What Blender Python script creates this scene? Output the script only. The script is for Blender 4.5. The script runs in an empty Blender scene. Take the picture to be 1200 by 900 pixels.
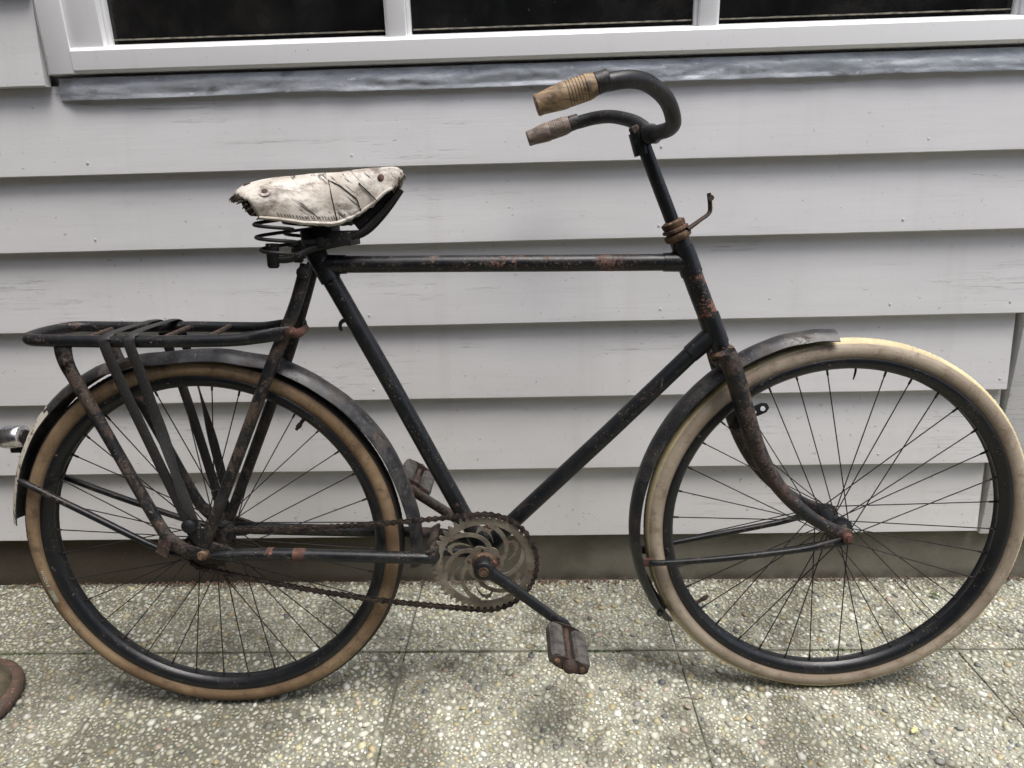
import bpy, bmesh, math, random
import numpy as np
from mathutils import Vector, Matrix, noise as mnoise
R = math.radians
random.seed(7)
rng = np.random.default_rng(11)
SC = bpy.context.scene
COL = SC.collection

# ------------------------------------------------------------------ camera
CAM_F, PITCH, YAW, ROLL = 780.0, 0.3123, -0.0335, -0.0278
CAM_P = Vector((0.0148, -1.4642, 1.0113))
fw = Vector((math.sin(YAW)*math.cos(PITCH), math.cos(YAW)*math.cos(PITCH), -math.sin(PITCH)))
rt = Vector((math.cos(YAW), -math.sin(YAW), 0))
up = rt.cross(fw)
r2 = rt*math.cos(ROLL) + up*math.sin(ROLL)
u2 = -rt*math.sin(ROLL) + up*math.cos(ROLL)
cam = bpy.data.cameras.new('camera')
cam.sensor_width = 36.0
cam.lens = CAM_F/1200*36
cam.clip_start = 0.02
cam.clip_end = 2000
camo = bpy.data.objects.new('camera', cam)
COL.objects.link(camo)
camo.matrix_world = Matrix(((r2.x, u2.x, -fw.x, CAM_P.x), (r2.y, u2.y, -fw.y, CAM_P.y),
                            (r2.z, u2.z, -fw.z, CAM_P.z), (0, 0, 0, 1)))
SC.camera = camo

# ------------------------------------------------------------------ sky, sun, exposure
SUN_EL, SUN_AZ = R(72), R(133)      # azimuth clockwise from +Y (the wall looks towards -Y)
world = bpy.data.worlds.new('World')
SC.world = world
world.use_nodes = True
wn = world.node_tree
sky = wn.nodes.new('ShaderNodeTexSky')
sky.sky_type = 'NISHITA'
sky.sun_disc = False
sky.sun_elevation = SUN_EL
sky.sun_rotation = SUN_AZ
sky.air_density = 1.0
sky.dust_density = 4.0
sky.ozone_density = 1.0
bg = wn.nodes['Background']
bg.inputs[1].default_value = 0.11
hsv = wn.nodes.new('ShaderNodeHueSaturation')       # thin overcast: the blue is washed out
hsv.inputs['Saturation'].default_value = 0.8
wn.links.new(sky.outputs[0], hsv.inputs['Color'])
wn.links.new(hsv.outputs[0], bg.inputs[0])
sun = bpy.data.lights.new('sun', 'SUN')
sun.energy = 1.5
sun.angle = R(30)
sun.color = (1.0, 0.985, 0.96)
suno = bpy.data.objects.new('sun', sun)
COL.objects.link(suno)
sd = Vector((math.sin(SUN_AZ)*math.cos(SUN_EL), math.cos(SUN_AZ)*math.cos(SUN_EL), math.sin(SUN_EL)))
suno.rotation_euler = (-sd).to_track_quat('-Z', 'Y').to_euler()
suno.location = sd*10
vs = SC.view_settings
vs.view_transform = 'Standard'
vs.look = 'None'
vs.gamma = 1
vs.use_curve_mapping = False
vs.exposure = 1.2


# ------------------------------------------------------------------ material nodes
class NT:
    def __init__(s, name):
        s.m = bpy.data.materials.new(name)
        s.m.use_nodes = True
        s.t = s.m.node_tree
        s.b = s.t.nodes['Principled BSDF']
        tc = s.t.nodes.new('ShaderNodeTexCoord')
        s.obj = tc.outputs['Object']
        s.geo = s.t.nodes.new('ShaderNodeNewGeometry')
        s.pos = s.geo.outputs['Position']

    def lk(s, a, b):
        s.t.links.new(a, b)

    def val(s, sock, v):
        if isinstance(v, (int, float)):
            sock.default_value = v
        elif isinstance(v, (tuple, list)):
            sock.default_value = (*v, 1) if len(v) == 3 and sock.type == 'RGBA' else v
        else:
            s.lk(v, sock)

    def mapped(s, co, scale=(1, 1, 1), loc=(0, 0, 0)):
        n = s.t.nodes.new('ShaderNodeMapping')
        n.inputs['Scale'].default_value = scale
        n.inputs['Location'].default_value = loc
        s.lk(co, n.inputs['Vector'])
        return n.outputs[0]

    def noise(s, co, scale, detail=4, rough=0.55, dist=0.0, out='Fac'):
        n = s.t.nodes.new('ShaderNodeTexNoise')
        n.inputs['Scale'].default_value = scale
        n.inputs['Detail'].default_value = detail
        n.inputs['Roughness'].default_value = rough
        n.inputs['Distortion'].default_value = dist
        s.lk(co, n.inputs['Vector'])
        return n.outputs[out]

    def voro(s, co, scale, feature='F1', out='Distance'):
        n = s.t.nodes.new('ShaderNodeTexVoronoi')
        n.feature = feature
        n.inputs['Scale'].default_value = scale
        s.lk(co, n.inputs['Vector'])
        return n.outputs[out]

    def ramp(s, f, a, b, va=0.0, vb=1.0):
        n = s.t.nodes.new('ShaderNodeMapRange')
        n.interpolation_type = 'SMOOTHSTEP'
        n.inputs[1].default_value = a
        n.inputs[2].default_value = b
        n.inputs[3].default_value = va
        n.inputs[4].default_value = vb
        s.lk(f, n.inputs[0])
        return n.outputs[0]

    def mix(s, f, a, b):
        n = s.t.nodes.new('ShaderNodeMix')
        n.data_type = 'RGBA'
        s.val(n.inputs[0], f)
        s.val(n.inputs[6], a)
        s.val(n.inputs[7], b)
        return n.outputs[2]

    def math(s, op, a, b=0.0):
        n = s.t.nodes.new('ShaderNodeMath')
        n.operation = op
        s.val(n.inputs[0], a)
        s.val(n.inputs[1], b)
        return n.outputs[0]

    def sep(s, co, axis):
        n = s.t.nodes.new('ShaderNodeSeparateXYZ')
        s.lk(co, n.inputs[0])
        return n.outputs[axis]

    def bump(s, h, strength=0.3, dist=0.002, prev=None):
        n = s.t.nodes.new('ShaderNodeBump')
        n.inputs['Strength'].default_value = strength
        n.inputs['Distance'].default_value = dist
        s.lk(h, n.inputs['Height'])
        if prev is not None:
            s.lk(prev, n.inputs['Normal'])
        return n.outputs[0]

    def attr(s, name):
        n = s.t.nodes.new('ShaderNodeAttribute')
        n.attribute_name = name
        return n.outputs['Color']

    def done(s, col, rough=0.5, metal=0.0, nrm=None, spec=0.5):
        s.val(s.b.inputs['Base Color'], col)
        s.val(s.b.inputs['Roughness'], rough)
        s.val(s.b.inputs['Metallic'], metal)
        s.b.inputs['Specular IOR Level'].default_value = spec
        if nrm is not None:
            s.lk(nrm, s.b.inputs['Normal'])
        return s.m


def m_black(name, rust=0.5, dust=0.3, base=(0.006, 0.0072, 0.0088), rustcol=(0.085, 0.042, 0.026), rough=0.36):
    """old black enamel, rust breaking through in fine mottles, chips, dust"""
    n = NT(name)
    a = n.noise(n.obj, 30, 9, 0.7, 0.3)
    b = n.noise(n.obj, 230, 5, 0.7)
    big = n.noise(n.obj, 9, 3)
    ab = n.math('ADD', n.math('ADD', n.math('MULTIPLY', a, 0.42), n.math('MULTIPLY', b, 0.36)), n.math('MULTIPLY', big, 0.22))
    t = 0.655 - 0.20*rust
    rm = n.ramp(ab, t, t + 0.035)
    rc = n.mix(n.noise(n.obj, 150, 6, 0.7), tuple(c*0.3 for c in rustcol), tuple(c*1.75 for c in rustcol))
    c = n.mix(rm, base, rc)
    dm = n.math('MULTIPLY', n.ramp(n.noise(n.obj, 26, 9, 0.75), 0.44, 0.72), dust)
    c = n.mix(dm, c, (0.075, 0.069, 0.06))
    fl = n.math('MAXIMUM', n.math('MULTIPLY', n.ramp(n.noise(n.obj, 300, 3, 0.6), 0.62, 0.67), n.ramp(n.noise(n.obj, 24, 3), 0.48, 0.58)),
                n.math('MULTIPLY', n.ramp(n.noise(n.obj, 75, 7, 0.7), 0.64, 0.67), n.ramp(n.noise(n.obj, 12, 2), 0.47, 0.56)))
    c = n.mix(n.math('MULTIPLY', fl, 0.75), c, n.mix(n.noise(n.obj, 40, 3), (0.12, 0.075, 0.05), (0.30, 0.265, 0.215)))
    nm = n.bump(ab, 0.55, 0.0012)
    ro = n.math('ADD', n.math('MULTIPLY', rm, 0.4), rough)
    ro = n.math('ADD', ro, n.math('MULTIPLY', dm, 0.3))
    return n.done(c, ro, 0.0, nm, 0.36)


def m_rust(name, col=(0.13, 0.055, 0.03), dark=(0.035, 0.02, 0.015), metal=0.2):
    n = NT(name)
    a = n.noise(n.obj, 45, 8, 0.7)
    c = n.mix(n.ramp(a, 0.35, 0.65), dark, col)
    c = n.mix(n.ramp(n.noise(n.obj, 140, 4), 0.58, 0.68), c, tuple(min(1, k*1.9) for k in col))
    return n.done(c, 0.75, metal, n.bump(a, 0.7, 0.0012))


def m_tyre(name, side, side2, dirt, dark, crack=0.5):
    n = NT(name)
    a = n.noise(n.obj, 7, 5, 0.6)
    c = n.mix(n.ramp(a, 0.38, 0.62), side, side2)
    b = n.noise(n.obj, 34, 8, 0.75)
    c = n.mix(n.math('MULTIPLY', n.ramp(b, 0.48, 0.70), 0.7), c, dirt)
    # brown dirt line where the wall meets the rim, streaks running round the wall
    sp_ = n.t.nodes.new('ShaderNodeSeparateXYZ')
    n.lk(n.obj, sp_.inputs[0])
    rad = n.math('SQRT', n.math('ADD', n.math('MULTIPLY', sp_.outputs[0], sp_.outputs[0]), n.math('MULTIPLY', sp_.outputs[2], sp_.outputs[2])))
    rim_d = n.math('MULTIPLY', n.ramp(n.math('ADD', rad, n.math('MULTIPLY', b, 0.006)), 0.3255, 0.3325, 1, 0), 0.6)
    c = n.mix(rim_d, c, dirt)
    cmb = n.t.nodes.new('ShaderNodeCombineXYZ')
    n.lk(n.math('MULTIPLY', rad, 520.0), cmb.inputs[0])
    n.lk(n.math('MULTIPLY', n.math('ARCTAN2', sp_.outputs[2], sp_.outputs[0]), 5.0), cmb.inputs[1])
    strk = n.noise(cmb.outputs[0], 1.0, 5, 0.65)
    c = n.mix(n.math('MULTIPLY', n.ramp(strk, 0.5, 0.72), 0.5), c, dirt)
    # perished cracks
    v = n.voro(n.mapped(n.obj, (1, 1, 1)), 160, 'DISTANCE_TO_EDGE')
    cm = n.math('MULTIPLY', n.ramp(v, 0.0, 0.05, 1, 0), n.ramp(n.noise(n.obj, 19, 4), 0.5, 0.64))
    c = n.mix(n.math('MULTIPLY', cm, crack), c, dark)
    return n.done(c, 0.7, 0, n.bump(n.math('SUBTRACT', n.math('ADD', b, n.math('MULTIPLY', strk, 0.6)), cm), 0.6, 0.0011), 0.3)


M = {}
M['frame'] = m_black('worn_black_enamel', 0.40, 0.12, rustcol=(0.085, 0.05, 0.034))
M['frame_rusty'] = m_black('rusty_black_enamel', 0.74, 0.5, rough=0.5, rustcol=(0.062, 0.042, 0.032))
M['fork'] = m_black('rusty_fork_enamel', 0.82, 0.42, rough=0.48, rustcol=(0.07, 0.043, 0.034))
M['guard'] = m_black('dusty_black_mudguard', 0.55, 0.75, base=(0.016, 0.017, 0.02), rustcol=(0.06, 0.045, 0.037), rough=0.34)
M['rack'] = m_black('rack_enamel', 0.5, 0.3, rustcol=(0.065, 0.042, 0.033))
M['bar'] = m_black('handlebar_enamel', 0.5, 0.4, base=(0.014, 0.014, 0.015), rustcol=(0.07, 0.05, 0.04), rough=0.4)
M['rim'] = m_black('black_rim_enamel', 0.25, 0.1, base=(0.008, 0.009, 0.011), rough=0.3, rustcol=(0.06, 0.03, 0.02))
M['dark'] = m_black('greasy_black_steel', 0.3, 0.14, rough=0.5)
M['saddle_iron'] = m_black('saddle_iron', 0.25, 0.06, base=(0.006, 0.006, 0.006), rough=0.6)
M['rust'] = m_rust('rusty_steel', (0.068, 0.042, 0.031), (0.026, 0.018, 0.015))
M['rust_red'] = m_rust('red_rust', (0.105, 0.045, 0.03), (0.045, 0.022, 0.016), 0.1)
M['brass_rust'] = m_rust('rusty_brass', (0.17, 0.105, 0.065), (0.045, 0.027, 0.018), 0.4)
M['spoke'] = m_rust('dull_spoke_steel', (0.03, 0.026, 0.024), (0.012, 0.011, 0.011), 0.4)
M['chain'] = m_rust('greasy_chain_steel', (0.06, 0.045, 0.036), (0.01, 0.008, 0.007), 0.5)


def m_ring():
    n = NT('tarnished_nickel')
    a = n.noise(n.obj, 30, 7, 0.65)
    c = n.mix(n.ramp(a, 0.35, 0.65), (0.105, 0.092, 0.072), (0.24, 0.213, 0.17))
    c = n.mix(n.ramp(n.noise(n.obj, 60, 6, 0.7), 0.52, 0.66), c, (0.10, 0.055, 0.03))
    return n.done(c, n.ramp(a, 0.3, 0.7, 0.6, 0.42), 0.3, n.bump(a, 0.3, 0.0008))


M['ring'] = m_ring()


def m_chrome():
    n = NT('dull_chrome')
    a = n.noise(n.obj, 60, 5)
    return n.done((0.62, 0.63, 0.64), n.ramp(a, 0.3, 0.7, 0.16, 0.34), 1.0)


M['chrome'] = m_chrome()
M['tyre_rear'] = m_tyre('tan_perished_rubber', (0.165, 0.108, 0.060), (0.265, 0.188, 0.112), (0.06, 0.04, 0.027), (0.03, 0.02, 0.012))
M['tread_rear'] = m_tyre('black_tread_rubber', (0.022, 0.02, 0.018), (0.035, 0.03, 0.026), (0.07, 0.055, 0.04), (0.01, 0.01, 0.01))
M['tyre_front'] = m_tyre('beige_perished_rubber', (0.27, 0.222, 0.168), (0.36, 0.305, 0.235), (0.14, 0.095, 0.062), (0.06, 0.04, 0.028))
M['tread_front'] = m_tyre('cream_tread_rubber', (0.60, 0.53, 0.30), (0.50, 0.42, 0.26), (0.33, 0.25, 0.15), (0.12, 0.09, 0.05), 0.9)


def m_strap():
    n = NT('black_rubber_strap')
    a = n.noise(n.obj, 40, 5)
    c = n.mix(a, (0.008, 0.008, 0.009), (0.024, 0.023, 0.022))
    c = n.mix(n.ramp(n.voro(n.obj, 330), 0.12, 0.2, 1, 0), c, (0.12, 0.115, 0.11))
    return n.done(c, 0.6, 0, n.bump(a, 0.4, 0.001))


M['strap'] = m_strap()


def m_rubber():
    n = NT('worn_pedal_rubber')
    a = n.noise(n.obj, 60, 6)
    c = n.mix(n.ramp(a, 0.35, 0.7), (0.03, 0.028, 0.026), (0.085, 0.076, 0.068))
    return n.done(c, 0.8, 0, n.bump(a, 0.5, 0.001))


M['rubber'] = m_rubber()


def m_grip(name, ca, cb_):
    n = NT(name)
    co = n.mapped(n.obj, (18, 60, 60))
    a = n.noise(co, 2.2, 6, 0.65, 0.6)
    c = n.mix(n.ramp(a, 0.32, 0.68), ca, cb_)
    b = n.noise(n.obj, 34, 5, 0.6)
    c = n.mix(n.math('MULTIPLY', n.ramp(b, 0.55, 0.66), 0.75), c, (0.04, 0.03, 0.024))
    return n.done(c, 0.62, 0, n.bump(a, 0.35, 0.0012))


M['grip'] = m_grip('worn_wooden_grip', (0.12, 0.072, 0.036), (0.33, 0.235, 0.13))
M['grip_grey'] = m_grip('greyed_wooden_grip', (0.085, 0.062, 0.048), (0.21, 0.16, 0.125))


def m_leather():
    n = NT('cracked_white_leather')
    big = n.noise(n.obj, 11, 5, 0.6)
    c = n.mix(n.ramp(big, 0.35, 0.65), (0.40, 0.36, 0.305), (0.59, 0.555, 0.495))
    c = n.mix(n.math('MULTIPLY', n.ramp(n.noise(n.mapped(n.obj, (1, 1, 1.8)), 24, 9, 0.78), 0.47, 0.66), 0.75), c, (0.20, 0.155, 0.125))
    c = n.mix(n.math('MULTIPLY', n.ramp(n.noise(n.mapped(n.obj, (1, 1, 2), (3, 1, 0)), 15, 7, 0.7), 0.53, 0.66), 0.8), c, (0.10, 0.078, 0.064))
    co = n.mapped(n.obj, (42, 60, 30))
    rot = n.t.nodes.new('ShaderNodeMapping')
    rot.inputs['Rotation'].default_value = (0, R(-42), 0)
    n.lk(n.obj, rot.inputs['Vector'])
    st = n.noise(n.mapped(rot.outputs[0], (12, 20, 130)), 1.0, 5, 0.62, 0.5)
    cm = n.math('MULTIPLY', n.ramp(st, 0.56, 0.63), n.ramp(n.noise(n.obj, 16, 3), 0.48, 0.60))
    c = n.mix(n.math('MULTIPLY', cm, 0.9), c, (0.035, 0.028, 0.024))
    fine = n.noise(n.obj, 260, 4)
    c = n.mix(n.math('MULTIPLY', n.ramp(fine, 0.6, 0.7), 0.6), c, (0.2, 0.16, 0.13))
    hh = n.math('SUBTRACT', n.math('MULTIPLY', big, 2.0), cm)
    return n.done(c, 0.68, 0, n.bump(hh, 0.6, 0.003))


M['leather'] = m_leather()


def m_board():
    n = NT('weathered_white_board_paint')
    p = n.pos
    c = n.mix(n.ramp(n.noise(n.mapped(p, (0.9, 1, 3)), 2.0, 4), 0.3, 0.7), (0.60, 0.597, 0.60), (0.66, 0.657, 0.66))
    # grime washed down in faint vertical streaks
    stv = n.noise(n.mapped(p, (14, 1, 0.9)), 1.0, 4, 0.6)
    c = n.mix(n.math('MULTIPLY', n.ramp(stv, 0.52, 0.75), 0.15), c, (0.42, 0.41, 0.38))
    pat = n.noise(n.mapped(p, (1.6, 1, 5), (1, 2, 0)), 1.0, 6, 0.65)
    c = n.mix(n.math('MULTIPLY', n.ramp(pat, 0.45, 0.7), 0.12), c, (0.46, 0.445, 0.42))
    z = n.sep(p, 2)
    low = n.ramp(z, 0.05, 0.75, 1.0, 0.12)
    # splash dirt, thicker near the ground
    sp = n.noise(p, 95, 3, 0.6)
    sp2 = n.ramp(n.noise(p, 6, 3), 0.36, 0.62)
    spm = n.math('MULTIPLY', n.math('MULTIPLY', n.ramp(sp, 0.665, 0.70), sp2), low)
    c = n.mix(n.math('MULTIPLY', spm, 0.8), c, (0.16, 0.14, 0.12))
    c = n.mix(n.math('MULTIPLY', low, 0.16), c, (0.40, 0.37, 0.31))
    # hairline cracks along the grain
    cr = n.noise(n.mapped(p, (2.2, 1, 95)), 1.0, 4, 0.6, 0.3)
    line = n.ramp(n.math('ABSOLUTE', n.math('SUBTRACT', cr, 0.5)), 0.0, 0.016, 1, 0)
    cmask = n.math('MULTIPLY', line, n.ramp(n.noise(n.mapped(p, (2.2, 1, 9), (3.1, 0, 1.7)), 1.0, 3), 0.54, 0.64))
    c = n.mix(n.math('MULTIPLY', cmask, 0.5), c, (0.2, 0.19, 0.18))
    grain = n.noise(n.mapped(p, (5, 5, 160)), 1.0, 5, 0.6, 0.2)
    hh = n.math('SUBTRACT', n.math('MULTIPLY', grain, 0.5), n.math('MULTIPLY', cmask, 1.0))
    nm = n.bump(hh, 0.38, 0.0012)
    nm = n.bump(n.noise(n.mapped(p, (2.5, 2.5, 26)), 1.0, 3, 0.5), 0.13, 0.004, nm)
    nm = n.bump(n.noise(p, 320, 4), 0.2, 0.0008, nm)
    sc1 = n.math('MULTIPLY', n.ramp(n.noise(n.mapped(p, (70, 70, 110), (5, 0, 2)), 1.0, 2), 0.70, 0.73), n.ramp(n.noise(p, 4, 3), 0.42, 0.55))
    c = n.mix(n.math('MULTIPLY', sc1, 0.55), c, (0.24, 0.225, 0.205))       # chips and fly specks
    return n.done(c, n.ramp(grain, 0.3, 0.7, 0.42, 0.55), 0, nm, 0.45)


M['board'] = m_board()


def m_winpaint():
    n = NT('white_gloss_window_paint')
    p = n.pos
    a = n.noise(n.mapped(p, (30, 30, 4)), 1.0, 4)
    c = n.mix(n.math('MULTIPLY', n.ramp(a, 0.55, 0.75), 0.25), (0.84, 0.84, 0.84), (0.66, 0.66, 0.65))
    sp = n.ramp(n.noise(p, 130, 2), 0.73, 0.76)
    c = n.mix(n.math('MULTIPLY', sp, 0.6), c, (0.2, 0.19, 0.17))
    return n.done(c, 0.3, 0, n.bump(n.noise(p, 60, 3), 0.1, 0.001))


M['winpaint'] = m_winpaint()


def m_pane():
    n = NT('dark_dusty_glass')
    p = n.pos
    a = n.noise(p, 9, 6, 0.7)
    s_ = n.ramp(n.noise(p, 130, 2), 0.76, 0.79)
    c = n.mix(n.math('MULTIPLY', s_, 0.25), (0.006, 0.006, 0.006), (0.25, 0.24, 0.22))
    c = n.mix(n.math('MULTIPLY', n.ramp(a, 0.4, 0.75), 0.05), c, (0.3, 0.28, 0.25))
    return n.done(c, n.ramp(a, 0.3, 0.7, 0.06, 0.16), 0, None, 0.5)


M['pane'] = m_pane()


def m_simple(name, c1, c2, scale, rough=0.7, metal=0.0, bump=0.3, bd=0.002, detail=5, usepos=True):
    n = NT(name)
    a = n.noise(n.pos if usepos else n.obj, scale, detail, 0.6)
    return n.done(n.mix(n.ramp(a, 0.32, 0.68), c1, c2), rough, metal, n.bump(a, bump, bd))


M['putty'] = m_simple('old_glazing_putty', (0.30, 0.28, 0.21), (0.10, 0.095, 0.08), 60)


def m_lead():
    n = NT('dented_lead_sheet')
    p = n.pos
    a = n.noise(n.mapped(p, (17, 17, 38)), 1.0, 7, 0.68, 0.8)
    c = n.mix(n.ramp(a, 0.34, 0.66), (0.31, 0.332, 0.36), (0.42, 0.443, 0.47))
    c = n.mix(n.ramp(n.noise(n.mapped(p, (30, 30, 60)), 1.0, 5), 0.65, 0.70), c, (0.58, 0.59, 0.60))
    c = n.mix(n.ramp(n.noise(n.mapped(p, (13, 13, 30), (2, 5, 1)), 1.0, 7), 0.56, 0.70), c, (0.17, 0.17, 0.165))
    nm = n.bump(a, 0.4, 0.004)
    nm = n.bump(n.noise(p, 120, 5, 0.6), 0.35, 0.002, nm)
    return n.done(c, 0.42, 0.2, nm)


M['lead'] = m_lead()


def m_plinth():
    n = NT('dirty_cement_render')
    p = n.pos
    a = n.noise(p, 5, 6, 0.6)
    c = n.mix(n.ramp(a, 0.35, 0.65), (0.15, 0.138, 0.108), (0.235, 0.22, 0.18))
    x = n.sep(p, 0)
    z = n.sep(p, 2)
    c = n.mix(n.ramp(x, -0.75, 0.15, 0.82, 0.0), c, (0.055, 0.042, 0.03))      # dark brown towards the left end
    g = n.math('MULTIPLY', n.ramp(z, 0.10, 0.13), n.ramp(n.noise(p, 12, 4), 0.35, 0.6))
    c = n.mix(n.math('MULTIPLY', g, 0.45), c, (0.10, 0.10, 0.05))               # algae under the boards
    g2 = n.math('MULTIPLY', n.ramp(z, 0.03, 0.0), n.ramp(n.noise(p, 16, 4), 0.3, 0.6))
    c = n.mix(n.math('MULTIPLY', g2, 0.6), c, (0.05, 0.042, 0.03))
    b = n.noise(p, 190, 5, 0.7)
    c = n.mix(n.math('MULTIPLY', n.ramp(b, 0.6, 0.75), 0.4), c, (0.36, 0.34, 0.3))
    return n.done(c, 0.9, 0, n.bump(b, 0.6, 0.003), 0.2)


M['plinth'] = m_plinth()


def dirt_and_shade(n, p):
    """dark algae and soil patches on the paving, with shade painted in towards the left"""
    d1 = n.ramp(n.noise(p, 5.0, 7, 0.68, 0.5), 0.47, 0.60)
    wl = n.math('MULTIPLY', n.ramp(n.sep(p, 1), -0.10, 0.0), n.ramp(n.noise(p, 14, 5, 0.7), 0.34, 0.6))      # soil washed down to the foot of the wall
    d2 = n.ramp(n.noise(n.mapped(p, (1, 1, 1), (7, 3, 0)), 13, 7, 0.72), 0.52, 0.66)
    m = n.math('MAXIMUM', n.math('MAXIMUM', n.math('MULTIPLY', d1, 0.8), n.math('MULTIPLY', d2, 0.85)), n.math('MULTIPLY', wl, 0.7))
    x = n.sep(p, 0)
    left = n.math('MULTIPLY', n.ramp(x, -1.15, -0.35, 0.85, 0.0), n.ramp(n.noise(p, 3.0, 4), 0.2, 0.6))  # paving colour darkened towards the left, painted in for shade
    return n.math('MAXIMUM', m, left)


def m_slab(name, k):
    n = NT(name)
    p = n.pos
    a = n.noise(p, 70, 6, 0.65)
    c = n.mix(n.ramp(a, 0.35, 0.65), tuple(v*k for v in (0.19, 0.19, 0.15)), tuple(v*k for v in (0.32, 0.32, 0.255)))
    gr = n.ramp(n.voro(p, 230), 0.15, 0.35, 1, 0)
    c = n.mix(n.math('MULTIPLY', gr, 0.5), c, (0.48, 0.46, 0.4))
    c = n.mix(n.math('MULTIPLY', dirt_and_shade(n, p), 0.8), c, (0.068, 0.064, 0.045))
    return n.done(c, 0.85, 0, n.bump(a, 0.7, 0.004), 0.3)


M['slab'] = m_slab('washed_concrete_slab', 1.0)
M['slab_dark'] = m_slab('darker_washed_concrete_slab', 0.8)


def m_pebble():
    n = NT('washed_pebbles')
    p = n.pos
    c = n.attr('tint')
    b = n.noise(p, 260, 4, 0.6)
    c = n.mix(n.math('MULTIPLY', n.ramp(b, 0.5, 0.7), 0.35), c, (0.30, 0.28, 0.22))
    c = n.mix(n.math('MULTIPLY', dirt_and_shade(n, p), 0.64), c, (0.085, 0.079, 0.056))
    return n.done(c, 0.5, 0, n.bump(b, 0.25, 0.001), 0.4)


M['pebble'] = m_pebble()
M['bed'] = m_simple('mossy_joint_mortar', (0.04, 0.045, 0.025), (0.19, 0.18, 0.145), 14, 0.95)
M['earth'] = m_simple('plain_ground', (0.10, 0.09, 0.075), (0.16, 0.145, 0.12), 3, 0.95)
M['litter'] = m_simple('dry_litter', (0.06, 0.035, 0.025), (0.16, 0.10, 0.07), 90, 0.9)
M['moss'] = m_simple('moss', (0.035, 0.055, 0.015), (0.08, 0.10, 0.03), 150, 0.95)
M['leaf'] = m_simple('dry_yellow_leaf', (0.50, 0.44, 0.16), (0.62, 0.56, 0.28), 90, 0.7)
M['twig'] = m_simple('brown_twig', (0.07, 0.045, 0.03), (0.14, 0.10, 0.07), 120, 0.9)
M['shade_planks'] = m_simple('dark_shade_planks', (0.035, 0.03, 0.026), (0.06, 0.05, 0.042), 6, 0.85)  # for the unseen fences added as light blockers
M['base'] = m_rust('scaly_rusted_iron', (0.10, 0.055, 0.038), (0.045, 0.034, 0.026), 0.0)
M['base_body'] = m_simple('mossy_iron_paint', (0.045, 0.038, 0.024), (0.11, 0.085, 0.055), 40, 0.85)


def m_tail():
    n = NT('flaking_white_tail_paint')
    a = n.noise(n.obj, 60, 8, 0.7)
    f = n.ramp(a, 0.52, 0.58)
    c = n.mix(n.noise(n.obj, 25, 4), (0.58, 0.55, 0.48), (0.44, 0.40, 0.33))
    c = n.mix(f, c, (0.09, 0.055, 0.035))
    return n.done(c, 0.6, 0, n.bump(a, 0.5, 0.001))


M['tail'] = m_tail()
M['print'] = m_simple('pale_tyre_print', (0.55, 0.56, 0.5), (0.38, 0.42, 0.36), 300, 0.7, usepos=False)
M['printpatch'] = m_simple('pale_green_tyre_print', (0.30, 0.32, 0.25), (0.18, 0.17, 0.12), 200, 0.7, usepos=False)


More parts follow.
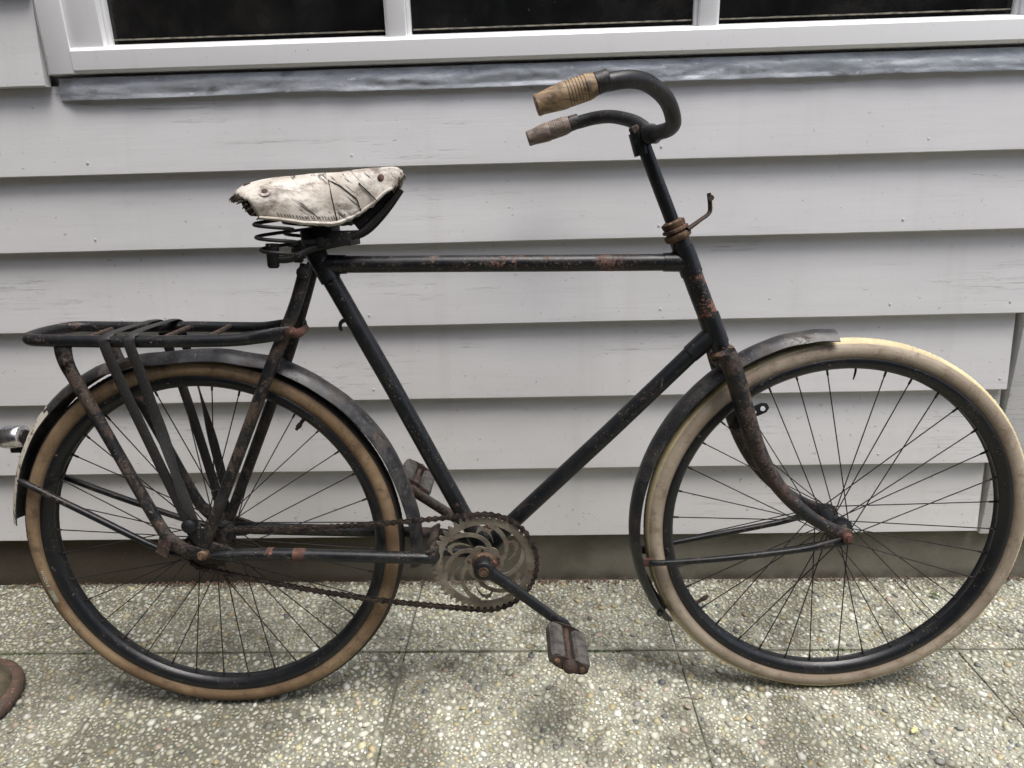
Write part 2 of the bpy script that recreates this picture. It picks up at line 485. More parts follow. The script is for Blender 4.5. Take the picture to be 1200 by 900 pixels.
# ------------------------------------------------------------------ mesh builder
class MB:
    def __init__(s):
        s.v, s.f, s.mi = [], [], []

    def add(s, vs_, fs_, mi=0):
        o = len(s.v)
        s.v += [tuple(v) for v in vs_]
        s.f += [tuple(i + o for i in f) for f in fs_]
        s.mi += [mi]*len(fs_)

    def tube(s, pts, rad, seg=12, closed=False, cap=True, upv=None, smooth=0, mi=0):
        """sweep; rad = number, list, or list of (a, b) half-axes; upv fixes the b axis"""
        P = [Vector(p) for p in pts]
        n0 = len(P)
        rr = [rad]*n0 if not isinstance(rad, (list, tuple)) or (isinstance(rad, tuple)) else list(rad)
        rr = [(r, r) if not isinstance(r, (tuple, list)) else tuple(r) for r in rr]
        if smooth:
            P, rr = spline(P, rr, smooth, closed)
        n = len(P)
        T = []
        for i in range(n):
            a = P[(i - 1) % n] if closed or i > 0 else P[0]
            b = P[(i + 1) % n] if closed or i < n - 1 else P[-1]
            T.append((b - a).normalized())
        N = None
        rings = []
        for i in range(n):
            t = T[i]
            if upv is not None:
                u = upv[i] if isinstance(upv, list) else Vector(upv)
                nn = (u - t*u.dot(t))
            elif N is None:
                h = Vector((0, 1, 0)) if abs(t.y) < 0.9 else Vector((1, 0, 0))
                nn = h - t*h.dot(t)
            else:
                nn = N - t*N.dot(t)
            N = nn.normalized()
            B = t.cross(N)
            a, b = rr[i]
            rings.append([P[i] + N*(a*math.cos(2*math.pi*k/seg)) + B*(b*math.sin(2*math.pi*k/seg)) for k in range(seg)])
        vs_ = [v for r in rings for v in r]
        fs_ = []
        for i in range(n if closed else n - 1):
            j = (i + 1) % n
            for k in range(seg):
                l = (k + 1) % seg
                fs_.append((i*seg + k, i*seg + l, j*seg + l, j*seg + k))
        if cap and not closed:
            fs_.append(tuple(reversed(range(seg))))
            fs_.append(tuple((n - 1)*seg + k for k in range(seg)))
        s.add(vs_, fs_, mi)
        return s

    def lathe(s, prof, c, ax, seg=24, mi=0, close=False):
        """profile of (radius, distance along axis)"""
        c, ax = Vector(c), Vector(ax).normalized()
        h = Vector((0, 0, 1)) if abs(ax.z) < 0.9 else Vector((1, 0, 0))
        u = (h - ax*h.dot(ax)).normalized()
        w = ax.cross(u)
        vs_ = []
        for r, d in prof:
            r = max(r, 1e-5)
            for k in range(seg):
                a = 2*math.pi*k/seg
                vs_.append(c + ax*d + u*(r*math.cos(a)) + w*(r*math.sin(a)))
        fs_ = []
        m = len(prof)
        for i in range(m if close else m - 1):
            j = (i + 1) % m
            for k in range(seg):
                l = (k + 1) % seg
                fs_.append((i*seg + k, i*seg + l, j*seg + l, j*seg + k))
        if not close:
            fs_.append(tuple(reversed(range(seg))))
            fs_.append(tuple((m - 1)*seg + k for k in range(seg)))
        s.add(vs_, fs_, mi)
        return s

    def sweep_ring(s, prof, th0=0, th1=2*math.pi, n=96, rfun=None, closed_prof=True, mifun=None):
        """profile of (r, y) carried round the y axis from angle th0 to th1 (x towards z)"""
        full = abs(th1 - th0) > 2*math.pi - 1e-4
        m = len(prof)
        cnt = n if full else n + 1
        vs_ = []
        for i in range(cnt):
            t = th0 + (th1 - th0)*i/n
            dr = rfun(t) if rfun else 0
            for r, y in prof:
                vs_.append(((r + dr)*math.cos(t), y, (r + dr)*math.sin(t)))
        o = len(s.v)
        s.v += vs_
        for i in range(n):
            j = (i + 1) % cnt
            for k in range(m if closed_prof else m - 1):
                l = (k + 1) % m
                s.f.append((o + i*m + k, o + j*m + k, o + j*m + l, o + i*m + l))
                s.mi.append(mifun(k, th0 + (th1 - th0)*(i + .5)/n) if mifun else 0)
        if not full and closed_prof:
            s.f.append(tuple(o + k for k in range(m)))
            s.f.append(tuple(o + (cnt - 1)*m + k for k in reversed(range(m))))
            s.mi += [0, 0]
        return s

    def box(s, c, h, rot=None, mi=0):
        c = Vector(c)
        vs_ = []
        for x in (-1, 1):
            for y in (-1, 1):
                for z in (-1, 1):
                    p = Vector((x*h[0], y*h[1], z*h[2]))
                    if rot is not None:
                        p = rot @ p
                    vs_.append(c + p)
        s.add(vs_, [(0, 1, 3, 2), (4, 6, 7, 5), (0, 4, 5, 1), (2, 3, 7, 6), (0, 2, 6, 4), (1, 5, 7, 3)], mi)
        return s

    def prism(s, poly, y0, y1, holes=None, mi=0):
        """(x, z) outline given thickness along y"""
        n = len(poly)
        vs_ = [(x, y0, z) for x, z in poly] + [(x, y1, z) for x, z in poly]
        fs_ = [tuple(range(n)), tuple(reversed(range(n, 2*n)))]
        for i in range(n):
            j = (i + 1) % n
            fs_.append((i, n + i, n + j, j))
        s.add(vs_, fs_, mi)
        return s

    def strip(s, left, right, y0, y1, mi=0):
        """plate between two (x, z) polylines"""
        n = len(left)
        vs_ = []
        for y in (y0, y1):
            vs_ += [(x, y, z) for x, z in left]
            vs_ += [(x, y, z) for x, z in right]
        fs_ = []
        A, B, C_, D = 0, n, 2*n, 3*n
        for i in range(n - 1):
            fs_.append((A + i, A + i + 1, B + i + 1, B + i))
            fs_.append((C_ + i, D + i, D + i + 1, C_ + i + 1))
            fs_.append((A + i, C_ + i, C_ + i + 1, A + i + 1))
            fs_.append((B + i, B + i + 1, D + i + 1, D + i))
        fs_.append((A, B, D, C_))
        fs_.append((A + n - 1, C_ + n - 1, D + n - 1, B + n - 1))
        s.add(vs_, fs_, mi)
        return s

    def mesh(s, name, mats, ang=40, bevel=0.0):
        me = bpy.data.meshes.new(name)
        me.from_pydata(s.v, [], s.f)
        for m_ in (mats if isinstance(mats, list) else [mats]):
            me.materials.append(m_)
        me.polygons.foreach_set('material_index', s.mi)
        bm = bmesh.new()
        bm.from_mesh(me)
        bmesh.ops.recalc_face_normals(bm, faces=bm.faces)
        if bevel:
            es = [e for e in bm.edges if len(e.link_faces) == 2 and e.calc_face_angle(0) > R(40)]
            bmesh.ops.bevel(bm, geom=es, offset=bevel, segments=2, affect='EDGES', profile=0.6)
        bm.to_mesh(me)
        bm.free()
        me.polygons.foreach_set('use_smooth', [True]*len(me.polygons))
        me.set_sharp_from_angle(angle=R(ang))
        return me

    def build(s, name, mats, parent=None, ang=40, bevel=0.0, loc=None):
        return link(name, s.mesh(name, mats, ang, bevel), parent, loc)


def link(name, data, parent=None, loc=None):
    o = bpy.data.objects.new(name, data)
    COL.objects.link(o)
    if parent is not None:
        o.parent = parent
    if loc is not None:
        o.location = loc
    return o


def spline(P, rr, sub, closed=False):
    n = len(P)
    out, ro = [], []
    for i in range(n if closed else n - 1):
        if closed:
            a, b, c, d = P[(i - 1) % n], P[i], P[(i + 1) % n], P[(i + 2) % n]
        else:
            a, b, c, d = P[max(i - 1, 0)], P[i], P[i + 1], P[min(i + 2, n - 1)]
        j = (i + 1) % n
        for k in range(sub):
            t = k/sub
            out.append(0.5*((2*b) + (c - a)*t + (2*a - 5*b + 4*c - d)*t*t + (3*b - a - 3*c + d)*t**3))
            ro.append((rr[i][0]*(1 - t) + rr[j][0]*t, rr[i][1]*(1 - t) + rr[j][1]*t))
    if not closed:
        out.append(P[-1])
        ro.append(rr[-1])
    return out, ro


def tag(o, label=None, cat=None, group=None, kind=None):
    if label:
        o['label'] = label
    if cat:
        o['category'] = cat
    if group:
        o['group'] = group
    if kind:
        o['kind'] = kind
    return o


def interp(tab, x):
    if x <= tab[0][0]:
        return tab[0][1]
    for (a, va), (b, vb) in zip(tab, tab[1:]):
        if x <= b:
            t = (x - a)/(b - a)
            t = t*t*(3 - 2*t)
            return va + (vb - va)*t
    return tab[-1][1]


# ================================================================== SETTING
# ground to the horizon, a soil bed under the paving
g = MB()
g.add([(-300, -300, -0.09), (300, -300, -0.09), (300, 300, -0.09), (-300, 300, -0.09)], [(0, 1, 2, 3)])
tag(g.build('ground', M['earth']), kind='structure')
PX = [-2.08, -1.48, -0.88, -0.28, 0.32, 0.92, 1.52, 2.12]
PY = [-1.445, -0.845, -0.245, 0.023]
b = MB()
b.box((0.02, -0.80, -0.0455), (2.3, 0.84, 0.0385))
pavement = b.build('pavement', M['bed'])
tag(pavement, kind='structure')


def pebble_field(x0, x1, y0, y1, cover, rmin, rmax, seed):
    g_ = np.random.default_rng(seed)
    cell = rmax*2
    grid = {}
    pts = []
    area = (x1 - x0)*(y1 - y0)
    target = cover*area
    acc = 0.0
    tries = 0
    mx = int(area/(math.pi*((rmin + rmax)/2)**2)*9)
    U = g_.random((mx, 3))
    for ux, uy, ur in U:
        tries += 1
        sh = 1.0 - 0.62*min(1.0, tries/(mx*0.7))            # later stones are smaller and fill the gaps
        r = (rmin + (rmax - rmin)*ur**2.0)*sh
        r = max(r, rmin*0.6)
        x = x0 + r*0.6 + ux*(x1 - x0 - 1.2*r)
        y = y0 + r*0.6 + uy*(y1 - y0 - 1.2*r)
        cx, cy = int(x/cell + 1000), int(y/cell + 1000)
        ok = True
        for i in (cx - 1, cx, cx + 1):
            for j in (cy - 1, cy, cy + 1):
                for (px, py, pr) in grid.get((i, j), ()):
                    if (px - x)**2 + (py - y)**2 < (0.90*(pr + r))**2:
                        ok = False
                        break
                if not ok:
                    break
            if not ok:
                break
        if ok:
            grid.setdefault((cx, cy), []).append((x, y, r))
            pts.append((x, y, r))
            acc += math.pi*r*r
            if acc > target:
                break
    return np.array(pts)


bmi = bmesh.new()
bmesh.ops.create_icosphere(bmi, subdivisions=1, radius=1)
ICO_V = np.array([v.co[:] for v in bmi.verts])
ICO_F = np.array([[v.index for v in f.verts] for f in bmi.faces])
bmi.free()


def pebble_mesh(pts, zt, seed, parent):
    g_ = np.random.default_rng(seed)
    n = len(pts)
    nv = len(ICO_V)
    V = np.repeat(ICO_V[None], n, 0)
    V = V*(1 + g_.normal(0, 0.15, (n, nv, 1)))
    el = g_.uniform(0.55, 1.0, (n, 1))
    sx = pts[:, 2:3]*1.18
    sy = sx*el
    sz = pts[:, 2:3]*g_.uniform(0.35, 0.6, (n, 1))
    x, y, z = V[:, :, 0]*sx, V[:, :, 1]*sy, V[:, :, 2]*sz
    a = g_.uniform(0, math.pi, (n, 1))
    X = x*np.cos(a) - y*np.sin(a) + pts[:, 0:1]
    Y = x*np.sin(a) + y*np.cos(a) + pts[:, 1:2]
    tx, ty = g_.normal(0, 0.16, (n, 1)), g_.normal(0, 0.16, (n, 1))
    Z = z + tx*x + ty*y + zt + sz*g_.uniform(-0.15, 0.25, (n, 1))
    co = np.stack([X, Y, Z], 2).reshape(-1, 3)
    F = (ICO_F[None] + (np.arange(n)*nv)[:, None, None]).reshape(-1, 3)
    me = bpy.data.meshes.new('pebbles')
    me.vertices.add(len(co))
    me.vertices.foreach_set('co', co.ravel())
    me.loops.add(F.size)
    me.loops.foreach_set('vertex_index', F.ravel().astype(np.int32))
    me.polygons.add(len(F))
    me.polygons.foreach_set('loop_start', np.arange(0, F.size, 3, dtype=np.int32))
    me.polygons.foreach_set('loop_total', np.full(len(F), 3, np.int32))
    me.polygons.foreach_set('use_smooth', np.ones(len(F), bool))
    me.update()
    pal = np.array([(0.66, 0.65, 0.56), (0.58, 0.57, 0.47), (0.50, 0.49, 0.39), (0.72, 0.71, 0.66), (0.55, 0.50, 0.33),
                    (0.44, 0.36, 0.22), (0.38, 0.36, 0.31), (0.25, 0.245, 0.235), (0.14, 0.145, 0.155), (0.50, 0.40, 0.33)])
    pr = np.array([.20, .20, .15, .12, .09, .05, .09, .05, .02, .03])
    c = pal[g_.choice(len(pal), n, p=pr)]*g_.uniform(0.82, 1.12, (n, 1))
    c = np.clip(np.concatenate([c*np.array([0.92, 0.935, 0.90]), np.ones((n, 1))], 1), 0, 0.8)
    c[:, 3] = 1
    at = me.attributes.new('tint', 'FLOAT_COLOR', 'POINT')
    at.data.foreach_set('color', np.repeat(c, nv, 0).ravel())
    me.materials.append(M['pebble'])
    o = link('pebbles', me, parent)
    tag(o, kind='stuff')
    return o


k = 0
for j in range(len(PY) - 1):
    for i in range(len(PX) - 1):
        k += 1
        gp = 0.0016
        x0, x1, y0, y1 = PX[i] + gp*0.7, PX[i + 1] - gp*0.7, PY[j] + gp*1.25, PY[j + 1] - gp*1.25
        zt = -0.004 + random.uniform(-0.0015, 0.0015)
        sl = MB()
        sl.box(((x0 + x1)/2, (y0 + y1)/2, zt - 0.02), ((x1 - x0)/2, (y1 - y0)/2, 0.02))
        so = sl.build('paving_slab', M['slab_dark'] if (j, i) in ((1, 2), (2, 1)) else M['slab'], pavement, bevel=0.0022)
        if 1 <= i <= 5 or j >= 1:
            cover = {(1, 2): 0.52, (1, 1): 0.66, (2, 1): 0.66}.get((j, i), 0.72)
            pebble_mesh(pebble_field(x0 + .001, x1 - .001, y0 + .002, y1 - .002, cover, 0.0038, 0.0094, 100 + k), zt, 200 + k, so)

# moss along the joints and litter along the foot of the wall
mo = MB()
for _ in range(700):
    if random.random() < 0.62:
        x, y = random.uniform(-1.3, 1.3), -0.245 + random.gauss(0, 0.003)
        if mnoise.noise((x*5, 0, 0)) < -0.05:
            continue
    else:
        x, y = random.choice(PX[1:6]) + random.gauss(0, 0.003), random.uniform(-0.62, 0.0)
        if mnoise.noise((x*3, y*6, 2)) < 0.1:
            continue
    r = random.uniform(0.002, 0.0055)
    q = [(x + r*random.uniform(-1, 1), y + r*random.uniform(-1, 1), -0.004 + random.uniform(0, 0.004)) for _ in range(4)]
    mo.add([(x - r, y, -.008), (x, y - r*.7, -.008), (x + r, y, -.008), (x, y + r*.7, -.008), (x + r*.2, y, -.0035 + r*.5)],
           [(0, 1, 4), (1, 2, 4), (2, 3, 4), (3, 0, 4)])
tag(mo.build('joint_moss', M['moss'], pavement), kind='stuff')
li = MB()
for _ in range(1100):
    x = random.uniform(-1.4, 1.25)
    y = 0.016 - abs(random.gauss(0, 0.010))
    r = random.uniform(0.0012, 0.0045)*(1.2 if mnoise.noise((x*3, 1, 0)) > 0 else 0.75)
    a = random.uniform(0, 6.28)
    z = -0.001 + random.uniform(0, 0.004)
    d = Vector((math.cos(a), math.sin(a), random.uniform(-.3, .3)))*r
    e = Vector((-math.sin(a), math.cos(a), random.uniform(-.5, .9)))*r*0.6
    c_ = Vector((x, y, z + r*.3))
    h = Vector((0, 0, r*0.5))
    li.add([c_ - d, c_ - e, c_ + d, c_ + e, c_ + h, c_ - h],
           [(0, 1, 4), (1, 2, 4), (2, 3, 4), (3, 0, 4), (1, 0, 5), (2, 1, 5), (3, 2, 5), (0, 3, 5)])
tag(li.build('ground_litter', M['litter']), 'dark crumbs of dry litter along the foot of the grey plinth', 'litter', kind='stuff')

# ------------------------------------------------------------------ the weatherboarded house
house = link('house', None)
house.location = (0, 0, 0)
tag(house, 'white weatherboarded house wall with a white window above the bicycle', 'house')
pl = MB()
pl.box((-0.63, 0.17, 0.03), (1.9, 0.148, 0.15))
pl.build('plinth', M['plinth'], house)
core = MB()
core.box((-0.63, 0.202, 1.44), (1.86, 0.15, 1.26))
core.build('wall', M['board'], house)
LIPS = [0.139, 0.3222, 0.5041, 0.6808, 0.8623, 1.0218]


def clapboard(x0, x1, zl, zt, wob):
    n = 48
    mb = MB()
    sec = []
    for i in range(n + 1):
        x = x0 + (x1 - x0)*i/n
        w1 = 0.0011*mnoise.noise((x*1.7, wob, 0)) + 0.0006*mnoise.noise((x*7, wob, 4))
        w2 = 0.0011*mnoise.noise((x*1.3, wob, 9)) + 0.0004*mnoise.noise((x*9, wob, 7))
        zz = zl + w2
        sec.append([(x, 0.0195, zz), (x, 0.0025 + w1, zz), (x, 0.0 + w1, zz + 0.0018), (x, 0.0008 + w1, zz + 0.012),
                    (x, 0.0112 + w1*0.6, (zl + zt)/2), (x, 0.0225, zt), (x, 0.038, zt)])
    m = 7
    vs_ = [p for s_ in sec for p in s_]
    fs_ = []
    for i in range(n):
        for k_ in range(m):
            l = (k_ + 1) % m
            fs_.append((i*m + k_, i*m + l, (i + 1)*m + l, (i + 1)*m + k_))
    fs_.append(tuple(range(m)))
    fs_.append(tuple(n*m + q_ for q_ in reversed(range(m))))
    mb.add(vs_, fs_)
    # nail heads, filled and painted over
    for nx in ([x for x in (-0.93, -0.35, 0.30, 0.82, 1.072) if x0 < x < x1]):
        mb.lathe([(0.0028, 0.0), (0.0025, 0.0008), (0.0008, 0.0011)], (nx + random.uniform(-.02, .012), 0.0021, zl + 0.026), (0, -1, 0.06), 8)
    return mb.build('clapboard', M['board'], house, ang=28)


for i, z in enumerate(LIPS):
    top = LIPS[i + 1] + 0.012 if i < 5 else 1.20
    clapboard(-2.45, 1.0905 + (0.003 if i % 2 else 0.0), z, top, i*3.7)
for i, z in enumerate((1.198, 1.375, 1.55, 1.73, 1.91, 2.09, 2.27)):
    clapboard(-2.45, -0.9765 if z < 1.92 else 1.0905, z, z + 0.19, 40 + i*3.1)
cb = MB()
cb.box((1.180, 0.053, 1.285), (0.0785, 0.050, 1.155))
cb.build('corner_board', M['board'], house, bevel=0.003)

# window: casing, sash rail, mullions, panes
WX0, WX1, WZ0, WZ1 = -0.973, 1.0975, 1.2200, 1.92
YF = 0.001
win = MB()
# casing jambs with a bevelled outer edge
def jamb(x0, x1, sgn):
    mb_ = [(x0, 0.066), (x0, YF + 0.012), (x0 + sgn*0.012, YF), (x1, YF), (x1, 0.066)]
    win.add([(x, y, WZ0) for x, y in mb_] + [(x, y, WZ1) for x, y in mb_],
            [(0, 1, 2, 3, 4), (9, 8, 7, 6, 5)] + [(i, 5 + i, 5 + (i + 1) % 5, (i + 1) % 5) for i in range(5)])
jamb(WX0, -0.910, 1)
jamb(WX1, 1.037, -1)
win.box(((WX0 + WX1)/2, 0.035, WZ1 + 0.03), ((WX1 - WX0)/2, 0.034, 0.0298))
window = win.build('window', M['winpaint'], house, bevel=0.0015, ang=30)
sr = MB()
# bottom rail with sloping top and rounded nose
secr = [(0.062, WZ0 + 0.0), (YF + 0.004, WZ0), (YF - 0.002, WZ0 + 0.006), (YF - 0.002, WZ0 + 0.041), (YF + 0.003, WZ0 + 0.0475),
        (YF + 0.032, WZ0 + 0.056), (0.062, WZ0 + 0.056)]
m = len(secr)
sr.add([(-0.9095, y, z) for y, z in secr] + [(1.0365, y, z) for y, z in secr],
       [tuple(range(m)), tuple(reversed(range(m, 2*m)))] + [(i, m + i, m + (i + 1) % m, (i + 1) % m) for i in range(m)])
sr.build('bottom_rail', M['winpaint'], window, bevel=0.001, ang=25)


def stile(x0, x1, lipl, lipr):
    mb_ = MB()
    mb_.box(((x0 + x1)/2, YF + 0.028, (WZ0 + 0.047 + WZ1)/2), ((x1 - x0)/2, 0.022, (WZ1 - WZ0 - 0.047)/2))
    if lipl:
        mb_.box((x0 - 0.004, YF + 0.034, (WZ0 + 0.047 + WZ1)/2), (0.0038, 0.013, (WZ1 - WZ0 - 0.047)/2))
    if lipr:
        mb_.box((x1 + 0.004, YF + 0.034, (WZ0 + 0.047 + WZ1)/2), (0.0038, 0.013, (WZ1 - WZ0 - 0.047)/2))
    return mb_


GY = YF + 0.032
stile(-0.9095, -0.842, 0, 1).build('stile', M['winpaint'], window, bevel=0.002)
stile(0.977, 1.0365, 1, 0).build('stile', M['winpaint'], window, bevel=0.002)
stile(-0.2625, -0.226, 1, 1).build('mullion', M['winpaint'], window, bevel=0.002)
stile(0.3535, 0.3875, 1, 1).build('mullion', M['winpaint'], window, bevel=0.002)
for x0, x1 in ((-0.834, -0.2705), (-0.218, 0.3455), (0.3955, 0.969)):
    p_ = MB()
    p_.box(((x0 + x1)/2, GY + 0.004, (WZ0 + 0.0562 + WZ1)/2), ((x1 - x0)/2, 0.002, (WZ1 - WZ0 - 0.0562)/2))
    p_.build('pane', M['pane'], window)
    pu = MB()
    n = 40
    prev = None
    for i in range(n + 1):
        x = x0 + 0.003 + (x1 - x0 - 0.006)*i/n
        hgt = 0.0016 + 0.0012*mnoise.noise((x*40, 3, 1))
        ring_ = [(x, GY + 0.002, WZ0 + 0.0635), (x, GY - 0.0035, WZ0 + 0.0635), (x, GY - 0.0035, WZ0 + 0.0640 + hgt), (x, GY + 0.002, WZ0 + 0.0645 + hgt)]
        if prev:
            pu.add(prev + ring_, [(0, 1, 5, 4), (1, 2, 6, 5), (2, 3, 7, 6)])
        prev = ring_
    pu.build('putty_line', M['putty'], window)

# lead flashing: a dented, wavy sheet dressed over the board below the window
fl = MB()
nx, nz = 320, 12
fx0, fx1 = -0.958, 1.098
vs_ = []
for i in range(nx + 1):
    x = fx0 + (fx1 - fx0)*i/nx
    edge = 0.0030*mnoise.noise((x*3.1, 0, 5)) + 0.0016*mnoise.noise((x*13, 0, 2))
    for j_ in range(nz + 1):
        v = j_/nz
        z = 1.2135 - v*(0.0420 + edge)
        y = 0.0115 - 0.0055*v + 0.0012*math.cos(v*math.pi*2)
        y += 0.0030*mnoise.noise((x*7, v*2.0, 0)) + 0.0013*mnoise.noise((x*22, v*4, 3)) + 0.0004*mnoise.noise((x*70, v*7, 3))
        if v > 0.9:
            y -= 0.0015
        if i < 5:
            y += 0.008*(1 - i/5)
            z += 0.002*mnoise.noise((x*90, v*4, 0))
        vs_.append((x, y, z))
fs_ = [(i*(nz + 1) + j_, i*(nz + 1) + j_ + 1, (i + 1)*(nz + 1) + j_ + 1, (i + 1)*(nz + 1) + j_) for i in range(nx) for j_ in range(nz)]
o_ = len(vs_)
for i in range(nx + 1):                                # underside returns to the wall
    x, y, z = vs_[i*(nz + 1) + nz]
    vs_.append((x, y + 0.004, z - 0.001))
    vs_.append((x, 0.024, z + 0.004))
for i in range(nx):
    a_, b_ = i*(nz + 1) + nz, (i + 1)*(nz + 1) + nz
    fs_.append((a_, o_ + 2*i, o_ + 2*i + 2, b_))
    fs_.append((o_ + 2*i, o_ + 2*i + 1, o_ + 2*i + 3, o_ + 2*i + 2))
fl.add(vs_, fs_)
fl.build('lead_flashing', M['lead'], house, ang=60)

# ------------------------------------------------------------------ unseen board fence behind the camera, added to shade the scene
nf = link('shade_fence', None)
nf.location = (0, -3.6, 0)
tag(nf, 'unseen dark board fence behind the camera, added to shade the white house', 'fence')
pm = MB()
pm.box((0, 0, 1.75), (0.148, 0.011, 1.84))
pme = pm.mesh('shade_fence_board', M['shade_planks'], bevel=0.003)
for i in range(-14, 15):
    bo = link('shade_fence_board', pme, nf, (i*0.302, 0.012*(i % 2), 0))

sf = link('side_shade_fence', None)  # unseen second fence, added to keep light off the left side
sf.location = (-1.66, -1.76, 0)
sf.rotation_euler = (0, 0, R(90))
tag(sf, 'unseen dark board fence out of view at the left, added to shade that side', 'fence')
for i in range(-5, 6):
    bo = link('shade_fence_board', pme, sf, (i*0.302, 0.012*(i % 2), 0))

# ------------------------------------------------------------------ rusted iron stand foot at the left edge
bs = MB()
bs.lathe([(0.0, 0.40), (0.034, 0.40), (0.036, 0.16), (0.046, 0.105), (0.068, 0.068), (0.094, 0.042), (0.110, 0.024), (0.114, 0.0)], (0, 0, 0), (0, 0, 1), 40)
bs.v = [(x*(1 + .02*mnoise.noise((x*20, y*20, z*20))), y*(1 + .02*mnoise.noise((x*20, y*20, z*20))), z) for x, y, z in bs.v]
base = bs.build('stand_base', M['base_body'], ang=60)
base.location = (-1.180, -0.415, 0.002)
tag(base, 'round rusty iron stand foot on the paving at the left edge', 'stand')
rm = MB()
rm.lathe([(0.105, 0.000), (0.1285, 0.000), (0.131, 0.008), (0.128, 0.018), (0.118, 0.022), (0.106, 0.021)], (0, 0, 0), (0, 0, 1), 48, close=True)
rm.v = [(x*(1 + .012*mnoise.noise((x*30, y*30, z*30))), y*(1 + .012*mnoise.noise((x*30, y*30, z*30))), z) for x, y, z in rm.v]
rm.build('rim', M['base'], base, ang=60)


# small fallen bits
def leaf(name, loc, size, rot, label, mat_):
    mb_ = MB()
    pts = [(0, 0), (.35, .28), (.8, .22), (1.05, .5), (1.2, .1), (1.5, -.05), (1.1, -.2), (.9, -.5), (.6, -.22), (.25, -.25)]
    top = [(x*size, y*size, 0.0015 + size*0.18*abs(y) + 0.1*size*math.sin(x*2)) for x, y in pts]
    c_ = (0.7*size, 0, 0.0025)
    n_ = len(top)
    mb_.add(top + [c_] + [(x, y, z - .0006) for x, y, z in top] + [(c_[0], c_[1], c_[2] - .0006)],
            [(i, (i + 1) % n_, n_) for i in range(n_)] + [(n_ + 1 + (i + 1) % n_, n_ + 1 + i, 2*n_ + 1) for i in range(n_)] +
            [(i, n_ + 1 + i, n_ + 1 + (i + 1) % n_, (i + 1) % n_) for i in range(n_)])
    o = mb_.build(name, mat_)
    o.location = loc
    o.rotation_euler = (0, 0, rot)
    return tag(o, label, 'leaf')


leaf('fallen_leaf', (0.700, -0.478, 0.003), 0.013, 0.6, 'small dry yellow leaf lying on the pebbled paving right of the pedal', M['leaf'])
leaf('fallen_leaf', (0.985, -0.075, 0.003), 0.017, 2.4, 'small dark curled leaf on the paving behind the front wheel near the plinth', M['moss'])
tw = MB()
tw.tube([(-.022, 0, .006), (-.008, .002, .0075), (.01, -.001, .006), (.026, .003, .0065)], [.0011, .0013, .0012, .0007], 6, smooth=3)
tw = tw.build('twig', M['twig'])
tw.location = (0.315, -0.396, 0.0)
tag(tw, 'thin brown twig on the paving just left of the front tyre', 'twig')

# ================================================================== THE BICYCLE (x forward, y away from the camera, z up)
bike = link('old_bicycle', None)
HEAD, LEAN = 0.0313, 0.065
FWv = Vector((math.cos(HEAD), math.sin(HEAD), 0))
UPv = Vector((-math.sin(LEAN)*math.sin(HEAD), math.sin(LEAN)*math.cos(HEAD), math.cos(LEAN)))
LFv = UPv.cross(FWv)
bike.matrix_world = Matrix(((FWv.x, LFv.x, UPv.x, -0.5914), (FWv.y, LFv.y, UPv.y, -0.3840), (FWv.z, LFv.z, UPv.z, 0.0), (0, 0, 0, 1)))
tag(bike, 'rusty old black bicycle with torn white saddle leaning along the white wall', 'bicycle')
WB, HZ = 1.1712, 0.356
BBx, BBz = 0.509, 0.314

# ---- frame
fr = MB()
fr.lathe([(0.010, -0.036), (0.0215, -0.035), (0.0215, 0.035), (0.010, 0.036)], (BBx, 0, BBz), (0, 1, 0), 24)         # bracket shell
fr.tube([(BBx, 0, BBz), (0.490, 0, 0.352)], 0.0175, 16)
fr.tube([(BBx, 0, BBz), (0.540, 0, 0.350)], 0.0175, 16)
frame = fr.build('frame', M['frame'], bike)
t = MB()
t.tube([(0.236, 0, 0.893), (0.262, 0, 0.838)], 0.0182, 16)
t.tube([(0.252, 0, 0.865), (0.290, 0, 0.8645)], [0.0172, 0.0162], 16)
t.build('seat_lug', M['frame'], frame)
t = MB()
t.tube([(0.836, 0, 0.8535), (0.872, 0, 0.853)], [0.0162, 0.0172], 16)
t.tube([(0.868, 0, 0.878), (0.886, 0, 0.832)], 0.0190, 18)
t.build('head_lug', M['frame'], frame)
t = MB()
t.tube([(0.9225, 0, 0.7215), (0.888, 0, 0.690)], [0.0178, 0.0168], 16)
t.tube([(0.917, 0, 0.760), (0.938, 0, 0.708)], 0.0190, 18)
t.build('head_lug', M['frame'], frame)
for s_ in (-1, 1):
    t = MB()
    t.prism([(-0.035, 0.372), (-0.02, 0.385), (0.012, 0.378), (0.05, 0.362), (0.06, 0.348), (0.03, 0.335), (-0.012, 0.335), (-0.035, 0.35)],
            s_*0.054 - 0.003, s_*0.054 + 0.003)
    t.build('dropout', M['frame_rusty'], frame)
t = MB(); t.tube([(0.276, 0, 0.8648), (0.45, 0, 0.8615), (0.65, 0, 0.857), (0.862, 0, 0.853)], 0.0147, 18)
t.build('top_tube', m_black('flaking_top_tube_enamel', 0.62, 0.3, rustcol=(0.12, 0.065, 0.05)), frame)
t = MB(); t.tube([(0.252, 0, 0.860), (0.352, 0, 0.651), (0.478, 0, 0.377), (BBx, 0, BBz)], 0.0157, 18)
t.build('seat_tube', M['frame'], frame)
t = MB(); t.tube([(0.925, 0, 0.7255), (0.747, 0, 0.5505), (0.562, 0, 0.3735), (BBx, 0, BBz)], 0.0155, 18)
t.build('down_tube', M['frame'], frame)
t = MB(); t.tube([(0.861, 0, 0.893), (0.904, 0, 0.789), (0.942, 0, 0.6985)], 0.0172, 20)
t.build('head_tube', m_black('chipped_head_enamel', 0.62, 0.12, rustcol=(0.15, 0.07, 0.042)), frame)
